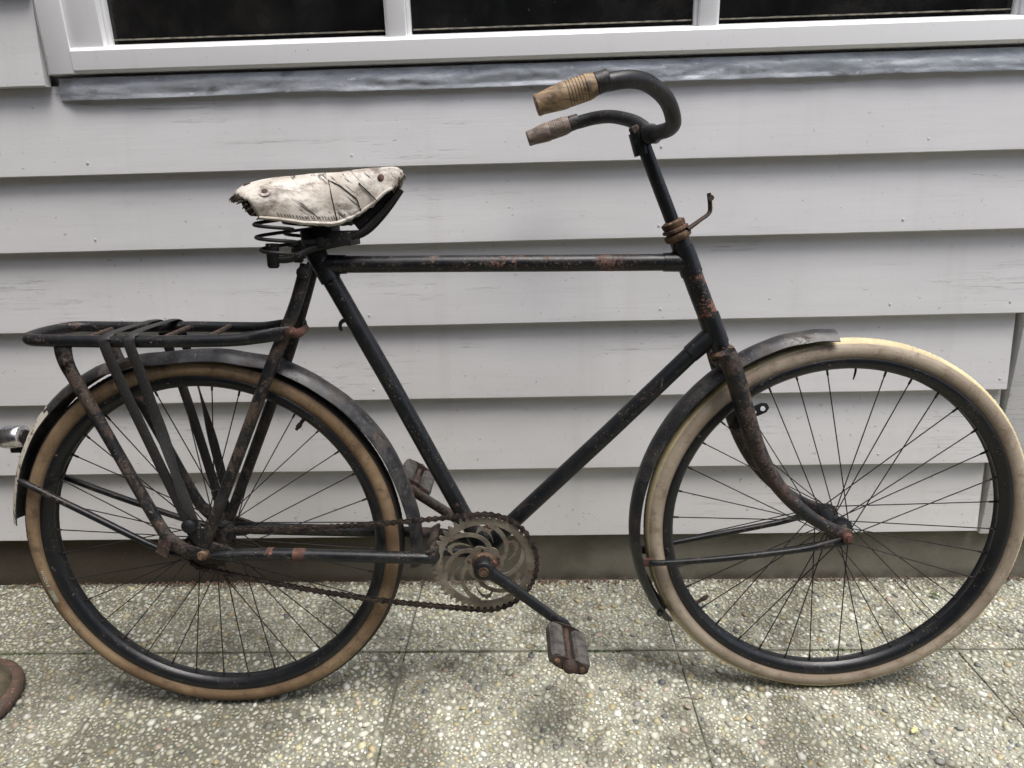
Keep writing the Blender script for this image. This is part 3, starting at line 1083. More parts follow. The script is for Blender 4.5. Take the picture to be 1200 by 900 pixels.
for s_ in (-1, 1):
    t = MB()
    t.tube([(0.228, s_*0.020, 0.868), (0.223, s_*0.021, 0.852), (0.200, s_*0.025, 0.792), (0.160, s_*0.044, 0.705), (0.098, s_*0.051, 0.572), (0.012, s_*0.0545, 0.392), (-0.002, s_*0.0545, 0.365)],
           [(.006, .0105), (.009, .0112), (.010, .0108), (.0102, .0106), (.0105, .0105), (.010, .010), (.004, .010)], 14, smooth=4)
    t.lathe([(0.0105, -.002), (0.0105, .004), (0.006, .006)], (0.224, s_*0.031, 0.855), (0, s_, 0), 12)
    t.build('seat_stay', M['frame_rusty'], frame)
    t = MB()
    t.tube([(0.012, s_*0.054, 0.352), (0.05, s_*0.053, 0.3495), (0.155, s_*0.050, 0.345), (0.39, s_*0.050, 0.3315), (0.415, s_*0.044, 0.330), (0.43, s_*0.034, 0.336), (0.495, s_*0.024, 0.322)],
           [(.011, .005), (.0125, .0115), (.0118, .0118), (.0112, .0112), (.0112, .0112), (.010, .010), (.0095, .0095)], 14, smooth=4)
    t.build('chain_stay', M['rack'] if s_ < 0 else M['frame_rusty'], frame)
# rust-red bands left on the near chain stay
for xa, xb in ((0.160, 0.182), (0.112, 0.123)):
    za, zb = 0.345 - (xa - .155)*0.0575, 0.345 - (xb - .155)*0.0575
    t = MB()
    t.tube([(xa, -0.050, za), (xb, -0.050, zb)], 0.01225, 16)
    t.build('rust_band', M['rust_red'], frame)
t = MB()      # bridge plate and bracket behind the chainring
t.box((0.412, -0.006, 0.348), (0.009, 0.052, 0.0035), rot=Matrix.Rotation(R(-30), 3, 'Y')); t.tube([(0.407, -0.050, 0.331), (0.416, -0.049, 0.338), (0.418, -0.046, 0.352)], 0.0095, 12)
t.build('stay_bridge', M['frame_rusty'], frame, bevel=0.002)
t = MB()      # pump peg hook on the seat tube
t.tube([(0.296, 0, 0.762), (0.281, 0, 0.768), (0.272, 0, 0.764), (0.270, 0, 0.755), (0.273, 0, 0.750)], [.0042, .004, .0035, .0032, .0028], 8, smooth=3)
t.build('pump_peg', M['dark'], frame)
t = MB()      # binder at the seat stay where the rack is bolted
t.tube([(0.182, -0.034, 0.762), (0.196, -0.040, 0.757), (0.205, -0.030, 0.752), (0.200, 0.03, 0.752)], [.006, .009, .008, .006], 10, smooth=3)
t.lathe([(0.008, 0), (0.008, 0.006), (0.004, 0.008)], (0.196, -0.046, 0.7575), (0, -1, 0), 6)
t.build('rack_clamp', M['rust_red'], frame)

# ---- steering column
hs = MB()
A, B_ = Vector((0.861, 0, 0.893)), Vector((0.942, 0, 0.6985))
dax = (A - B_).normalized()
hs.lathe([(0.0175, -0.004), (0.022, -0.001), (0.0235, 0.004), (0.0225, 0.008), (0.018, 0.009), (0.018, 0.0115), (0.0225, 0.013), (0.0225, 0.017),
          (0.0185, 0.0185), (0.0195, 0.020), (0.0205, 0.028), (0.014, 0.031)], A + dax*0.001, dax, 20)
hset = hs.build('headset', M['brass_rust'], bike)
hs = MB()
hs.lathe([(0.0175, -0.002), (0.021, 0.0), (0.0235, 0.004), (0.0225, 0.0085), (0.0185, 0.010), (0.0225, 0.0115), (0.0225, 0.015), (0.016, 0.017)], B_ - dax*0.0015, -dax, 20)
hs.build('lower_race', M['brass_rust'], hset)
t = MB()
t.tube([A + dax*0.0165 + Vector((0.018, -0.012, 0)), (0.893, -0.010, 0.922), (0.908, -0.006, 0.932), (0.9115, -0.004, 0.942), (0.9085, -0.003, 0.966)],
       [(.0085, .004), (.008, .0032), (.0075, .0032), (.008, .0035), (.0085, .003)], 10, smooth=4, upv=(0, 1, 0))
t.lathe([(0.005, 0), (0.005, 0.003)], (0.9098, -0.0105, 0.958), (0, -1, 0), 8)
t.build('lamp_bracket', M['rust'], hset)

fk = MB()
fk.tube([B_ - dax*0.014, (0.955, 0, 0.666)], [0.0165, 0.017], 16)
fk.tube([(0.950, -0.040, 0.672), (0.952, -0.02, 0.678), (0.952, 0.02, 0.678), (0.950, 0.040, 0.672)], [(.014, .017), (.016, .018), (.016, .018), (.014, .017)], 12)
fork = fk.build('fork', M['fork'], bike, ang=50)
for s_ in (-1, 1):
    t = MB()
    P_, r_ = spline([Vector((x, s_*y, z)) for x, y, z in ((0.9405, .0415, 0.7005), (0.9425, .0415, 0.6955), (0.9535, .0425, 0.665), (0.9655, .043, 0.632), (0.9782, .045, 0.590), (0.9955, .048, 0.536), (1.0235, .0505, 0.479),
                     (1.064, .0525, 0.4265), (1.1124, .0545, 0.3865), (1.150, .055, 0.367), (1.176, .0552, 0.3565))],
                    [(.0145, .0145), (.0165, .0165), (.0172, .0172), (.0170, .0168), (.0168, .0162), (.016, .0152), (.0148, .014), (.0132, .0128), (.0115, .0115), (.0095, .0115), (.004, .012)], 5)
    for _ in range(14):
        P_ = P_[:3] + [P_[q_]*0.5 + (P_[q_ - 1] + P_[q_ + 1])*0.25 for q_ in range(3, len(P_) - 1)] + P_[-1:]
    t.tube(P_, r_, 16)
    t.build('fork_blade', M['fork'], fork, ang=50)
t = MB()     # bracket plate with two holes behind the near blade
th = [(0.962 + 0.0, 0.566), (0.955, 0.560), (0.968, 0.556), (0.982, 0.563), (0.984, 0.572), (1.012, 0.583), (1.021, 0.587), (1.0255, 0.595), (1.021, 0.603), (1.012, 0.604), (0.985, 0.592), (0.966, 0.578)]
t.prism(th, -0.028, -0.024)
t.lathe([(0.0045, 0), (0.0045, 0.0012)], (1.0135, -0.0285, 0.594), (0, -1, 0), 10, mi=1)
t.lathe([(0.0025, 0), (0.0025, 0.0012)], (1.0, -0.0285, 0.588), (0, -1, 0), 8, mi=1)
t.build('brake_bracket', [M['dark'], M['board']], fork)

st = MB()
st.tube([A + dax*0.020, (0.797, 0, 1.047), (0.7895, 0, 1.064)], [0.0118, 0.0118, 0.0125], 16)
st.tube([(0.796, 0, 1.030), (0.7870, 0, 1.0655)], [0.0135, 0.0150], 16)
st.lathe([(0.0125, -0.021), (0.0160, -0.019), (0.0160, 0.019), (0.0125, 0.021)], (0.805, 0, 1.0612), (0, 1, 0), 18)
st.box((0.795, 0, 1.056), (0.012, 0.012, 0.0125), rot=Matrix.Rotation(R(22), 3, 'Y'))
stem = st.build('stem', M['frame'], bike)
t = MB()
t.lathe([(0.0085, 0.0), (0.0085, 0.008), (0.0062, 0.010)], (0.7835, 0, 1.066), dax, 6)
t.build('stem_bolt', M['rust'], stem)
hb = MB()
path = []
half = [(0.806, 0.0, 1.0615), (0.820, 0.030, 1.062), (0.8275, 0.055, 1.064), (0.8265, 0.083, 1.072), (0.806, 0.122, 1.096), (0.772, 0.160, 1.1115), (0.741, 0.185, 1.1135), (0.7095, 0.197, 1.108), (0.685, 0.200, 1.103)]
path = [(x, -y, z) for x, y, z in reversed(half)] + half[1:]
hb.tube(path, 0.0120, 18, smooth=6)
bar = hb.build('handlebar', M['bar'], bike, ang=60)
for s_ in (-1, 1):
    t = MB()
    a_, e_ = Vector((0.6935, s_*0.200, 1.1060)), Vector((0.6125, s_*0.200, 1.0810))
    d_ = (e_ - a_).normalized()
    L_ = (e_ - a_).length
    prof = [(0.0125, 0.0), (0.0150, 0.0008), (0.0160, 0.006)]
    for q_ in range(7):
        d0 = 0.011 + q_*0.0042
        prof += [(0.0172, d0), (0.0175, d0 + 0.0028), (0.0166, d0 + 0.0031), (0.0166, d0 + 0.0039)]
    prof += [(0.0176, 0.042), (0.0174, 0.050), (0.0160, 0.062), (0.0143, L_ - 0.008), (0.0146, L_ - 0.002), (0.0132, L_), (0.008, L_ + 0.0004)]
    t.lathe(prof, a_, d_, 28)
    tag(t.build('grip', M['grip'] if s_ < 0 else M['grip_grey'], bar, ang=35), 'yellowish ribbed wooden grip' if s_ < 0 else 'greyer ribbed wooden grip, the one nearer the wall')
    t = MB()
    t.lathe([(0.0122, -0.002), (0.0138, -0.001), (0.0146, 0.016), (0.0124, 0.017)], a_ - d_*0.0165, d_, 22)
    t.build('grip_collar', M['bar'], bar)

# ---- saddle
sa = MB()
NU, NV = 44, 36
wt = [(0, .090), (.10, .101), (.22, .099), (.38, .079), (.55, .052), (.72, .036), (.9, .030), (.97, .026), (1.0, .018)]
zt_ = [(0, .974), (.035, .992), (.09, 1.002), (.2, 1.009), (.5, 1.0145), (.8, 1.021), (.92, 1.0225), (.97, 1.019), (1.0, 1.009)]
ze_ = [(0, .953), (.1, .944), (.25, .939), (.45, .931), (.60, .931), (.8, .957), (.92, .978), (1.0, .990)]


def lin(tab, x):
    xs = [a for a, _ in tab]
    for i in range(len(tab) - 1):
        if x <= tab[i + 1][0]:
            p = [tab[max(i - 1, 0)], tab[i], tab[i + 1], tab[min(i + 2, len(tab) - 1)]]
            t = (x - p[1][0])/(p[2][0] - p[1][0])
            m1 = (p[2][1] - p[0][1])/(p[2][0] - p[0][0])*(p[2][0] - p[1][0])
            m2 = (p[3][1] - p[1][1])/(p[3][0] - p[1][0])*(p[2][0] - p[1][0])
            return (2*t**3 - 3*t*t + 1)*p[1][1] + (t**3 - 2*t*t + t)*m1 + (3*t*t - 2*t**3)*p[2][1] + (t**3 - t*t)*m2
    return tab[-1][1]


def sad(u, v):
    e = abs(v)
    x_r = 0.122 + 0.034*e**2
    x = x_r + (0.4015 - 0.010*e*e - x_r)*u
    w, zt0, ze = lin(wt, u), lin(zt_, u), lin(ze_, u)
    ph = e*math.pi/2
    yy = w*math.sin(ph)**0.85 if e > 0 else 0
    yy *= (1 - 0.10*max(0, e - .75)/.25*(1 if u < .6 else .3))
    zz = ze + (zt0 - ze)*max(0.0, math.cos(ph))**0.8
    nz_ = mnoise.noise((x*22, v*2.5, 1))*0.0035 + mnoise.noise((x*60, v*6, 5))*0.0014
    yy += nz_*e
    zz += nz_*0.5
    if e > 0.9:      # frayed lower hem
        zz += 0.0035*mnoise.noise((x*130, v*3, 8))*(e - .9)/.1
    if u < 0.03:
        x += 0.006*mnoise.noise((v*9, 4, 2))
    return (x, math.copysign(yy, v), zz)


for i in range(NU + 1):
    for j_ in range(NV + 1):
        sa.v.append(sad(i/NU, -1 + 2*j_/NV))
for i in range(NU):
    for j_ in range(NV):
        v = -1 + 2*(j_ + .5)/NV
        # torn-out pocket at the rear near corner
        if i < 5 and -0.985 < v < -0.36 - 0.10*i - 0.06*mnoise.noise((i*2.3, 5, 3)):
            continue
        sa.f.append((i*(NV + 1) + j_, (i + 1)*(NV + 1) + j_, (i + 1)*(NV + 1) + j_ + 1, i*(NV + 1) + j_ + 1))
        sa.mi.append(0)
me = sa.mesh('saddle', M['leather'], 60)
saddle = link('saddle', me, bike)
md = saddle.modifiers.new('thick', 'SOLIDIFY')
md.thickness = 0.0042
md.offset = -1
# rolled hem along both lower edges
for s_ in (-1, 1):
    t = MB()
    t.tube([Vector(sad(u, s_*0.985)) + Vector((0, s_*0.001, 0)) for u in [0.125 + 0.84*i/26 for i in range(27)]], 0.0027, 8)
    t.build('rolled_hem', M['leather'], saddle)
# dark lining under the leather
t = MB()
for i in range(20):
    for j_ in range(17):
        x, y, z = sad(0.05 + 0.88*i/19, -0.9 + 1.8*j_/16)
        t.v.append((x + 0.004, y*0.93, z - 0.0065 - 0.003*(1 if i < 2 else 0)))
for i in range(19):
    for j_ in range(16):
        t.f.append((i*17 + j_, (i + 1)*17 + j_, (i + 1)*17 + j_ + 1, i*17 + j_ + 1)); t.mi.append(0)
t.build('lining', m_rust('dark_saddle_lining', (0.022, 0.014, 0.011), (0.008, 0.006, 0.005), 0.0), saddle, ang=60)


def on_saddle(u, v, h=0.0):
    p = Vector(sad(u, v))
    a_ = Vector(sad(min(u + .02, 1), v)) - p
    b__ = Vector(sad(u, v + .02)) - p
    n_ = a_.cross(b__).normalized()
    if n_.z < 0 and abs(v) < .9:
        n_ = -n_
    if n_.y*v < 0:
        n_ = -n_
    return p + n_*h, n_


for u, v in ((0.11, -0.30), (0.225, -0.62), (0.875, -0.60), (0.13, 0.44), (0.20, 0.74), (0.875, 0.60)):
    t = MB()
    p, n_ = on_saddle(u, v, 0.0005)
    t.lathe([(0.0056, -0.001), (0.0056, 0.0006), (0.0042, 0.0016), (0.001, 0.0019)], p, n_, 14)
    t.build('rivet', M['rust_red'], saddle)
    if v in (-0.62,):
        t = MB()
        t.lathe([(0.0098, -0.001), (0.0098, 0.0006), (0.006, 0.001)], p, n_, 18)
        t.build('washer', M['leather'], saddle)
# torn leather shreds under the nose and round the rear opening
t = MB()
for u, v, ln in ((.985, -.95, .011), (.995, -.7, .015), (.992, -.4, .012), (.97, -1.0, .008), (.998, -.1, .009), (.94, -1.0, .005)):
    p = Vector(sad(u, v))
    d_ = Vector((random.uniform(-.5, .25), random.uniform(-.25, .1), -1)).normalized()
    t.tube([p + Vector((-.002, .001, .003)), p + d_*ln*.5, p + d_*ln], [(.0035, .0016), (.0028, .0014), (.0006, .0005)], 6)
for q_ in range(9):
    f = q_/8
    u = 0.03 + 0.10*f
    p = Vector(sad(u, -0.52 - 0.46*f)) + Vector((-.003, 0.001, -.001))
    d_ = Vector((random.uniform(-1, -.3), random.uniform(-.2, .2), random.uniform(-1, -.2))).normalized()
    ln = random.uniform(.004, .010)
    t.tube([p + Vector((.003, 0, .001)), p + d_*ln*.5, p + d_*ln], [(.0030, .0016), (.0022, .0013), (.0005, .0005)], 6)
tag(t.build('torn_shreds', M['rust'], saddle), kind='stuff')
# repair wires threaded through the near flap
t = MB()
pw = [on_saddle(.585, -.985, .002)[0], on_saddle(.575, -.70, .0015)[0], on_saddle(.565, -.42, .0015)[0], on_saddle(.63, -.58, .0015)[0], on_saddle(.72, -.82, .0015)[0], on_saddle(.745, -1.0, .002)[0]]
t.tube(pw, 0.0009, 6)
pw = [on_saddle(.74, -.60, .0015)[0], on_saddle(.80, -.80, .0015)[0], on_saddle(.855, -1.0, .003)[0]]
t.tube(pw, 0.0010, 6)
t.build('repair_wire', M['spoke'], saddle)
# stitches along the hem
t = MB()
for i in range(24):
    u = 0.25 + 0.38*(i + random.uniform(-.15, .15))/23
    p, n_ = on_saddle(u, -0.925, 0.0004)
    q_, n2 = on_saddle(u + .006, -0.955, 0.0002)
    t.tube([p, q_], 0.0005, 5)
t.build('stitching', M['spoke'], saddle)
for s_ in (-1, 1):
    t = MB()
    pts = []
    cx_, cy_ = 0.196, s_*0.070
    for i in range(3*18 + 1):
        a_ = 2*math.pi*i/18 + (1.1 if s_ < 0 else 2.0)
        f = i/54
        rr_ = 0.026 + 0.004*math.sin(f*math.pi)
        pts.append((cx_ - 0.002 + 0.010*f + rr_*math.cos(a_), cy_ + rr_*math.sin(a_), 0.943 - 0.060*f))
    t.tube(pts, 0.0030, 8)
    t.tube([pts[-1], (cx_ + 0.02, cy_ - s_*.02, 0.893), (cx_ + 0.04, s_*0.045, 0.897)], 0.0030, 8)
    t.build('saddle_spring', M['saddle_iron'], saddle)
    t = MB()
    t.lathe([(0.010, 0), (0.0105, -0.004), (0.0095, -0.036), (0.007, -0.039)], (0.190, s_*0.066, 0.905), (0.05, 0, 1), 14)
    t.tube([(0.190, s_*0.066, 0.880), (0.215, s_*0.060, 0.880), (0.245, s_*0.040, 0.894), (0.29, s_*0.026, 0.902)], [.006, .0065, .0065, .0065], 10, smooth=4)
    t.tube([(0.235, s_*0.045, 0.905), (0.29, s_*0.026, 0.908), (0.325, s_*0.022, 0.918), (0.36, s_*0.018, 0.948), (0.392, s_*0.010, 0.985)], [.005, .006, .0055, .005, .0045], 10, smooth=4)
    t.build('saddle_rail', M['saddle_iron'], saddle)
t = MB()
t.box((0.280, 0, 0.909), (0.030, 0.036, 0.012)); t.box((0.262, 0, 0.925), (0.016, 0.03, 0.012))
t.tube([(0.262, -0.045, 0.905), (0.262, 0.045, 0.905)], 0.009, 6)
t.tube([(0.315, -0.02, 0.93), (0.35, -0.012, 0.955), (0.385, -0.006, 0.985)], [(.004, .012), (.004, .014), (.004, .008)], 8, upv=(0, 1, 0))
t.build('saddle_clamp', M['saddle_iron'], saddle, bevel=0.002)
sp = MB()
sp.tube([(0.2475, 0, 0.872), (0.2300, 0, 0.909), (0.228, 0, 0.925)], [0.0130, 0.0130, 0.0115], 16)
sp.build('seat_post', M['saddle_iron'], bike)


# ---- wheels
def rim_profile():
    return [(0.3215, -0.0175), (0.3235, -0.0155), (0.3195, -0.0135), (0.3125, -0.0128), (0.309, -0.008), (0.3075, 0.0), (0.309, 0.008), (0.3125, 0.0128),
            (0.3195, 0.0135), (0.3235, 0.0155), (0.3215, 0.0175), (0.3155, 0.0180), (0.3090, 0.0160), (0.3045, 0.0110), (0.3020, 0.0075), (0.3035, 0.0045), (0.3040, 0.0),
            (0.3035, -0.0045), (0.3020, -0.0075), (0.3045, -0.0110), (0.3090, -0.0160), (0.3155, -0.0180)]


def tyre_profile():
    pr, sd_ = [], []
    n_ = 34
    for i in range(n_ + 1):
        a_ = R(-140) + R(280)*i/n_
        rr_ = 0.0203
        if abs(a_) < R(50):                      # ribbed tread
            rr_ += 0.0009*(1 if i % 2 == 0 else -0.2)
        pr.append((0.3355 + rr_*math.cos(a_), rr_*1.02*math.sin(a_)))
        sd_.append(1 if abs(a_ + R(140)/n_) < R(50) else 0)
    return pr, sd_


def spoke_mesh(kind):
    side = -1 if kind % 2 == 0 else 1
    lead = 1 if kind < 2 else -1
    mb_ = MB()
    fr_ = 0.020
    ha = lead*R(62)
    h_ = Vector((fr_*math.cos(ha), side*(0.030 if lead > 0 else 0.0315), fr_*math.sin(ha)))
    e_ = Vector((0.3045, side*0.003, 0))
    d_ = (h_ - e_).normalized()
    mb_.tube([e_ + d_*0.004, h_], 0.00105, 6)
    mb_.tube([e_, e_ + d_*0.012, e_ + d_*0.014], [0.0021, 0.0019, 0.0012], 6)
    return mb_.mesh('spoke', M['spoke'])


SPK = [spoke_mesh(k_) for k_ in range(4)]


def wheel(loc, rz, phase, tyremats, hubmat, skip=(), rear=False):
    w = MB()
    w.sweep_ring(rim_profile(), n=128)
    wh = w.build('wheel', M['rim'], bike, ang=50)
    wh.location = loc
    wh.rotation_euler = (0, 0, rz)
    pr, sd_ = tyre_profile()
    tb = MB()
    wob = lambda th_: 0.0006*mnoise.noise((math.cos(th_)*3, math.sin(th_)*3, loc[0]))
    tb.sweep_ring(pr, n=400, closed_prof=True, mifun=lambda k_, th_: sd_[k_] if k_ < len(sd_) else 0, rfun=wob)
    mpr = len(pr)
    for q_, (x, y, z) in enumerate(tb.v):          # tread blocks
        rg_, kk = divmod(q_, mpr)
        if sd_[min(kk, mpr - 1)] and kk % 2 == 0:
            g_ = 1 - 0.0017*((rg_ + kk//2) % 2)
            tb.v[q_] = (x*g_, y, z*g_)
    ty = tb.build('tyre', tyremats, wh, ang=55)
    hb_ = MB()
    hr = 0.0155 if not rear else 0.021
    hb_.lathe([(0.006, -0.040), (0.012, -0.038), (0.016, -0.035), (0.0245, -0.033), (0.0245, -0.029), (hr + .001, -0.026), (hr, -0.015), (hr, 0.015), (hr + .001, 0.026),
               (0.0245, 0.029), (0.0245, 0.033), (0.016, 0.035), (0.012, 0.038), (0.006, 0.040)], (0, 0, 0), (0, 1, 0), 24)
    hb_.tube([(0, -0.074, 0), (0, 0.074, 0)], 0.0045, 10)
    hb_.build('hub', hubmat, wh)
    for s_ in (-1, 1):
        nb = MB()
        nb.lathe([(0.0115, 0.0), (0.012, 0.002), (0.0095, 0.0026), (0.0095, 0.0095), (0.008, 0.0115), (0.0045, 0.012), (0.0045, 0.016)], (0, s_*0.0585, 0), (0, s_, 0), 12 if s_ > 0 else 10)
        nb.build('axle_nut', M['rust_red'] if not rear else M['brass_rust'], wh)
    for k_ in range(36):
        if k_ in skip:
            continue
        kind = (k_ % 2) + 2*((k_//2) % 2)
        so_ = link('spoke', SPK[kind], wh)
        so_.rotation_euler = (0, -(phase + k_*R(10)), 0)
    return wh, ty


rearw, rtyre = wheel((0, 0, HZ), 0.0, R(-5.5), [M['tyre_rear'], M['tread_rear']], M['dark'], rear=True)
frontw, ftyre = wheel((WB, 0, HZ), -0.035, R(-3.0), [M['tyre_front'], M['tread_front']], M['dark'], skip=(9,))
tag(rtyre, 'tan walled rear tyre with a black tread')
tag(ftyre, 'beige front tyre with a cream tread')
t = MB()      # broken spoke stub
th_ = R(87)
d_ = Vector((math.cos(th_), 0, math.sin(th_)))
t.tube([d_*0.3045, d_*0.292, d_*0.280 + Vector((-.0015, 0, 0))], [0.0021, 0.0019, 0.0011], 6)
t.build('spoke_stub', M['spoke'], frontw)


def valve(parent, th_, tilt=0.0):
    d_ = Vector((math.cos(th_), 0, math.sin(th_)))
    t = MB()
    t.lathe([(0.0048, 0), (0.0048, 0.005), (0.0034, 0.006), (0.0034, 0.016), (0.0046, 0.017), (0.0046, 0.024), (0.003, 0.026), (0.003, 0.030)], d_*0.3045, -d_, 10)
    t.build('valve', M['rust'], parent)


valve(rearw, R(51))
valve(frontw, R(-145.5))
# printed maker's name on the rear tyre wall (only the letters that can be made out) and the worn label after it
lab = MB()
word = 'MICOVE'
lab_objs = []
for i, ch in enumerate(word):
    cu = bpy.data.curves.new('tyre_print', 'FONT')
    cu.body = ch
    cu.size = 0.0082
    cu.extrude = 0.0002
    cu.align_x = 'CENTER'
    cu.align_y = 'CENTER'
    tmp = bpy.data.objects.new('tmp', cu)
    COL.objects.link(tmp)
    dg = bpy.context.evaluated_depsgraph_get()
    mm = tmp.evaluated_get(dg).to_mesh()
    ang_ = R(188.6 + i*1.0)
    er = Vector((math.cos(ang_), 0, math.sin(ang_)))
    et = Vector((-math.sin(ang_), 0, math.cos(ang_)))
    c_ = er*0.3350 + Vector((0, -0.0209, 0))
    nrm_ = Vector((0, -1, 0))
    ex, ey = et, nrm_.cross(et)
    vs2 = [c_ + ex*v.co.x + ey*v.co.y + nrm_*(v.co.z + 0.0004) for v in mm.vertices]
    lab.add(vs2, [tuple(p.vertices) for p in mm.polygons])
    tmp.evaluated_get(dg).to_mesh_clear()
    bpy.data.objects.remove(tmp)
lab.build('tyre_print', M['print'], rearw)
t = MB()
pv = []
for i in range(12):
    ang_ = R(195.2 + i*0.42)
    for a_ in (R(-80), R(-92), R(-104)):
        rr_ = 0.02085
        pv.append(((0.3355 + rr_*math.cos(a_))*math.cos(ang_), rr_*1.02*math.sin(a_), (0.3355 + rr_*math.cos(a_))*math.sin(ang_)))
t.add(pv, [(i*3 + j_, i*3 + j_ + 1, i*3 + j_ + 4, i*3 + j_ + 3) for i in range(11) for j_ in range(2)])
t.build('tyre_label', M['printpatch'], rearw)


# ---- mudguards
def guard_profile(hw, drop):
    o_, i_ = [], []
    for j_ in range(11):
        y = -1 + 0.2*j_
        o_.append((-drop*abs(y)**2.2, y*hw))
    for j_ in range(10, -1, -1):
        y = -1 + 0.2*j_
        i_.append((-drop*abs(y)**2.2 - 0.0016, y*(hw - 0.0008)))
    return o_ + i_


rg_tab = [(-9, .393), (2, .391), (14, .387), (30, .388), (42, .387), (53, .384), (64, .382), (76, .373), (95, .367), (107, .374), (117, .382), (128, .384), (140, .384), (151, .381), (162, .378), (172, .377)]
g1 = MB()
g1.sweep_ring(guard_profile(0.027, 0.018), R(-9), R(172), 114, rfun=lambda th_: interp(rg_tab, math.degrees(th_)),
              mifun=lambda k_, th_: 1 if (math.degrees(th_) > 134 + 1.5*math.sin(k_*1.7) and k_ < 10) else 0)
g1.v = [(x, y, z) for x, y, z in g1.v]
rg = g1.build('mudguard', [M['guard'], M['tail']], bike, ang=50, loc=(0, 0, HZ))
tag(rg, 'rear mudguard with a flaking white tail')
fg_tab = [(94, .374), (101, .379), (110, .384), (119, .385), (157, .384), (180, .385), (194, .383), (205, .380), (213, .374)]
g2 = MB()
g2.sweep_ring(guard_profile(0.027, 0.017), R(94.5), R(213), 90, rfun=lambda th_: interp(fg_tab, math.degrees(th_)))
fg = g2.build('mudguard', M['guard'], bike, ang=50, loc=(WB, 0, HZ))
fg.rotation_euler = (0, 0, -0.035)
tag(fg, 'front mudguard, dusty black')
for s_ in (-1, 1):
    t = MB()
    t.tube([(-0.3265, s_*0.026, 0.493 - HZ), (-0.315, s_*0.031, 0.489 - HZ), (-0.205, s_*0.042, 0.431 - HZ), (-0.070, s_*0.0590, 0.364 - HZ), (-0.005, s_*0.0605, 0.352 - HZ)],
           [(.003, .007), (.0058, .0058), (.0062, .0062), (.006, .006), (.003, .009)], 10, smooth=4)
    t.build('mudguard_stay', M['rack'], rg)
    t = MB()
    t.tube([(0.826 - WB, s_*0.026, 0.290 - HZ), (0.840 - WB, s_*0.033, 0.2915 - HZ), (0.955 - WB, s_*0.046, 0.307 - HZ), (1.09 - WB, s_*0.056, 0.329 - HZ), (1.150 - WB, s_*0.0605, 0.344 - HZ), (1.178 - WB, s_*0.0610, 0.352 - HZ)],
           [(.003, .007), (.0055, .0055), (.006, .006), (.0062, .0062), (.0045, .008), (.003, .010)], 10, smooth=4)
    t.build('mudguard_stay', M['rack'], fg)
    t = MB()
    t.box((0.822 - WB, s_*0.025, 0.289 - HZ), (0.011, 0.004, 0.008))
    t.build('stay_clip', M['rust_red'], fg, bevel=0.002)
t = MB()      # stay bolts at the lower front tip
t.lathe([(0.006, 0), (0.006, 0.006), (0.003, 0.008)], (0.372*math.cos(R(209)), -0.018, 0.372*math.sin(R(209))), (0.2, -1, 0), 8)
t.build('guard_bolt', M['dark'], fg)
t = MB()
t.box((-0.105, -0.012, 0.703 - HZ), (0.016, 0.014, 0.006), rot=Matrix.Rotation(R(-20), 3, 'Y'))
t.build('guard_clip', M['rust'], rg, bevel=0.002)
# tail lamp
tl = MB()
ax_ = Vector((-1, 0.0, -0.03))
tl.lathe([(0.0175, -0.012), (0.0205, -0.010), (0.0215, 0.0), (0.0215, 0.012), (0.0205, 0.022), (0.0175, 0.031), (0.0125, 0.0375), (0.0055, 0.0405), (0.001, 0.041)], (-0.338, 0, 0.5705 - HZ), ax_, 28)
lamp = tl.build('tail_lamp', M['chrome'], rg, ang=60)
t = MB()
t.lathe([(0.0125, 0.0), (0.0135, 0.002), (0.0135, 0.013), (0.010, 0.015)], (-0.322, 0, 0.570 - HZ), ax_, 18)
t.box((-0.338, 0, 0.546 - HZ), (0.012, 0.008, 0.004)); t.tube([(-0.335, 0, 0.545 - HZ), (-0.330, 0, 0.530 - HZ)], 0.005, 8)
t.build('lamp_bracket', M['dark'], rg)

# ---- luggage rack
rk = MB()
near = [(0.196, -0.046, 0.757), (0.178, -0.054, 0.7555), (0.150, -0.060, 0.753), (0.110, -0.062, 0.749)]
rr_ = [(.003, .010), (.003, .0115), (.006, .0115), (.0105, .0105)]
mid_ = [(0.05, -0.064, 0.749), (-0.05, -0.064, 0.751), (-0.14, -0.064, 0.754), (-0.205, -0.064, 0.757), (-0.232, -0.059, 0.758), (-0.2465, -0.044, 0.759), (-0.252, -0.010, 0.760), (-0.252, 0.022, 0.760),
        (-0.247, 0.050, 0.760), (-0.234, 0.066, 0.760), (-0.205, 0.073, 0.758), (-0.12, 0.073, 0.755), (-0.02, 0.072, 0.753), (0.06, 0.070, 0.750)]
far = [(0.110, 0.066, 0.749), (0.150, 0.060, 0.753), (0.178, 0.054, 0.7555), (0.196, 0.046, 0.757)]
pts = near + mid_ + far
rads = rr_ + [(.0103, .0103)]*len(mid_) + rr_[::-1]
rk.tube(pts, rads, 14, smooth=4, upv=None)
rack = rk.build('luggage_rack', M['rack'], bike, ang=50)
for x, dx in ((-0.155, -0.016), (-0.018, -0.008), (0.060, -0.010)):
    t = MB()
    t.tube([(x, -0.064, 0.7525), (x + dx*.5, 0.0, 0.7535), (x + dx, 0.073, 0.754)], 0.0045, 8)
    t.build('cross_rod', M['rust'], rack)
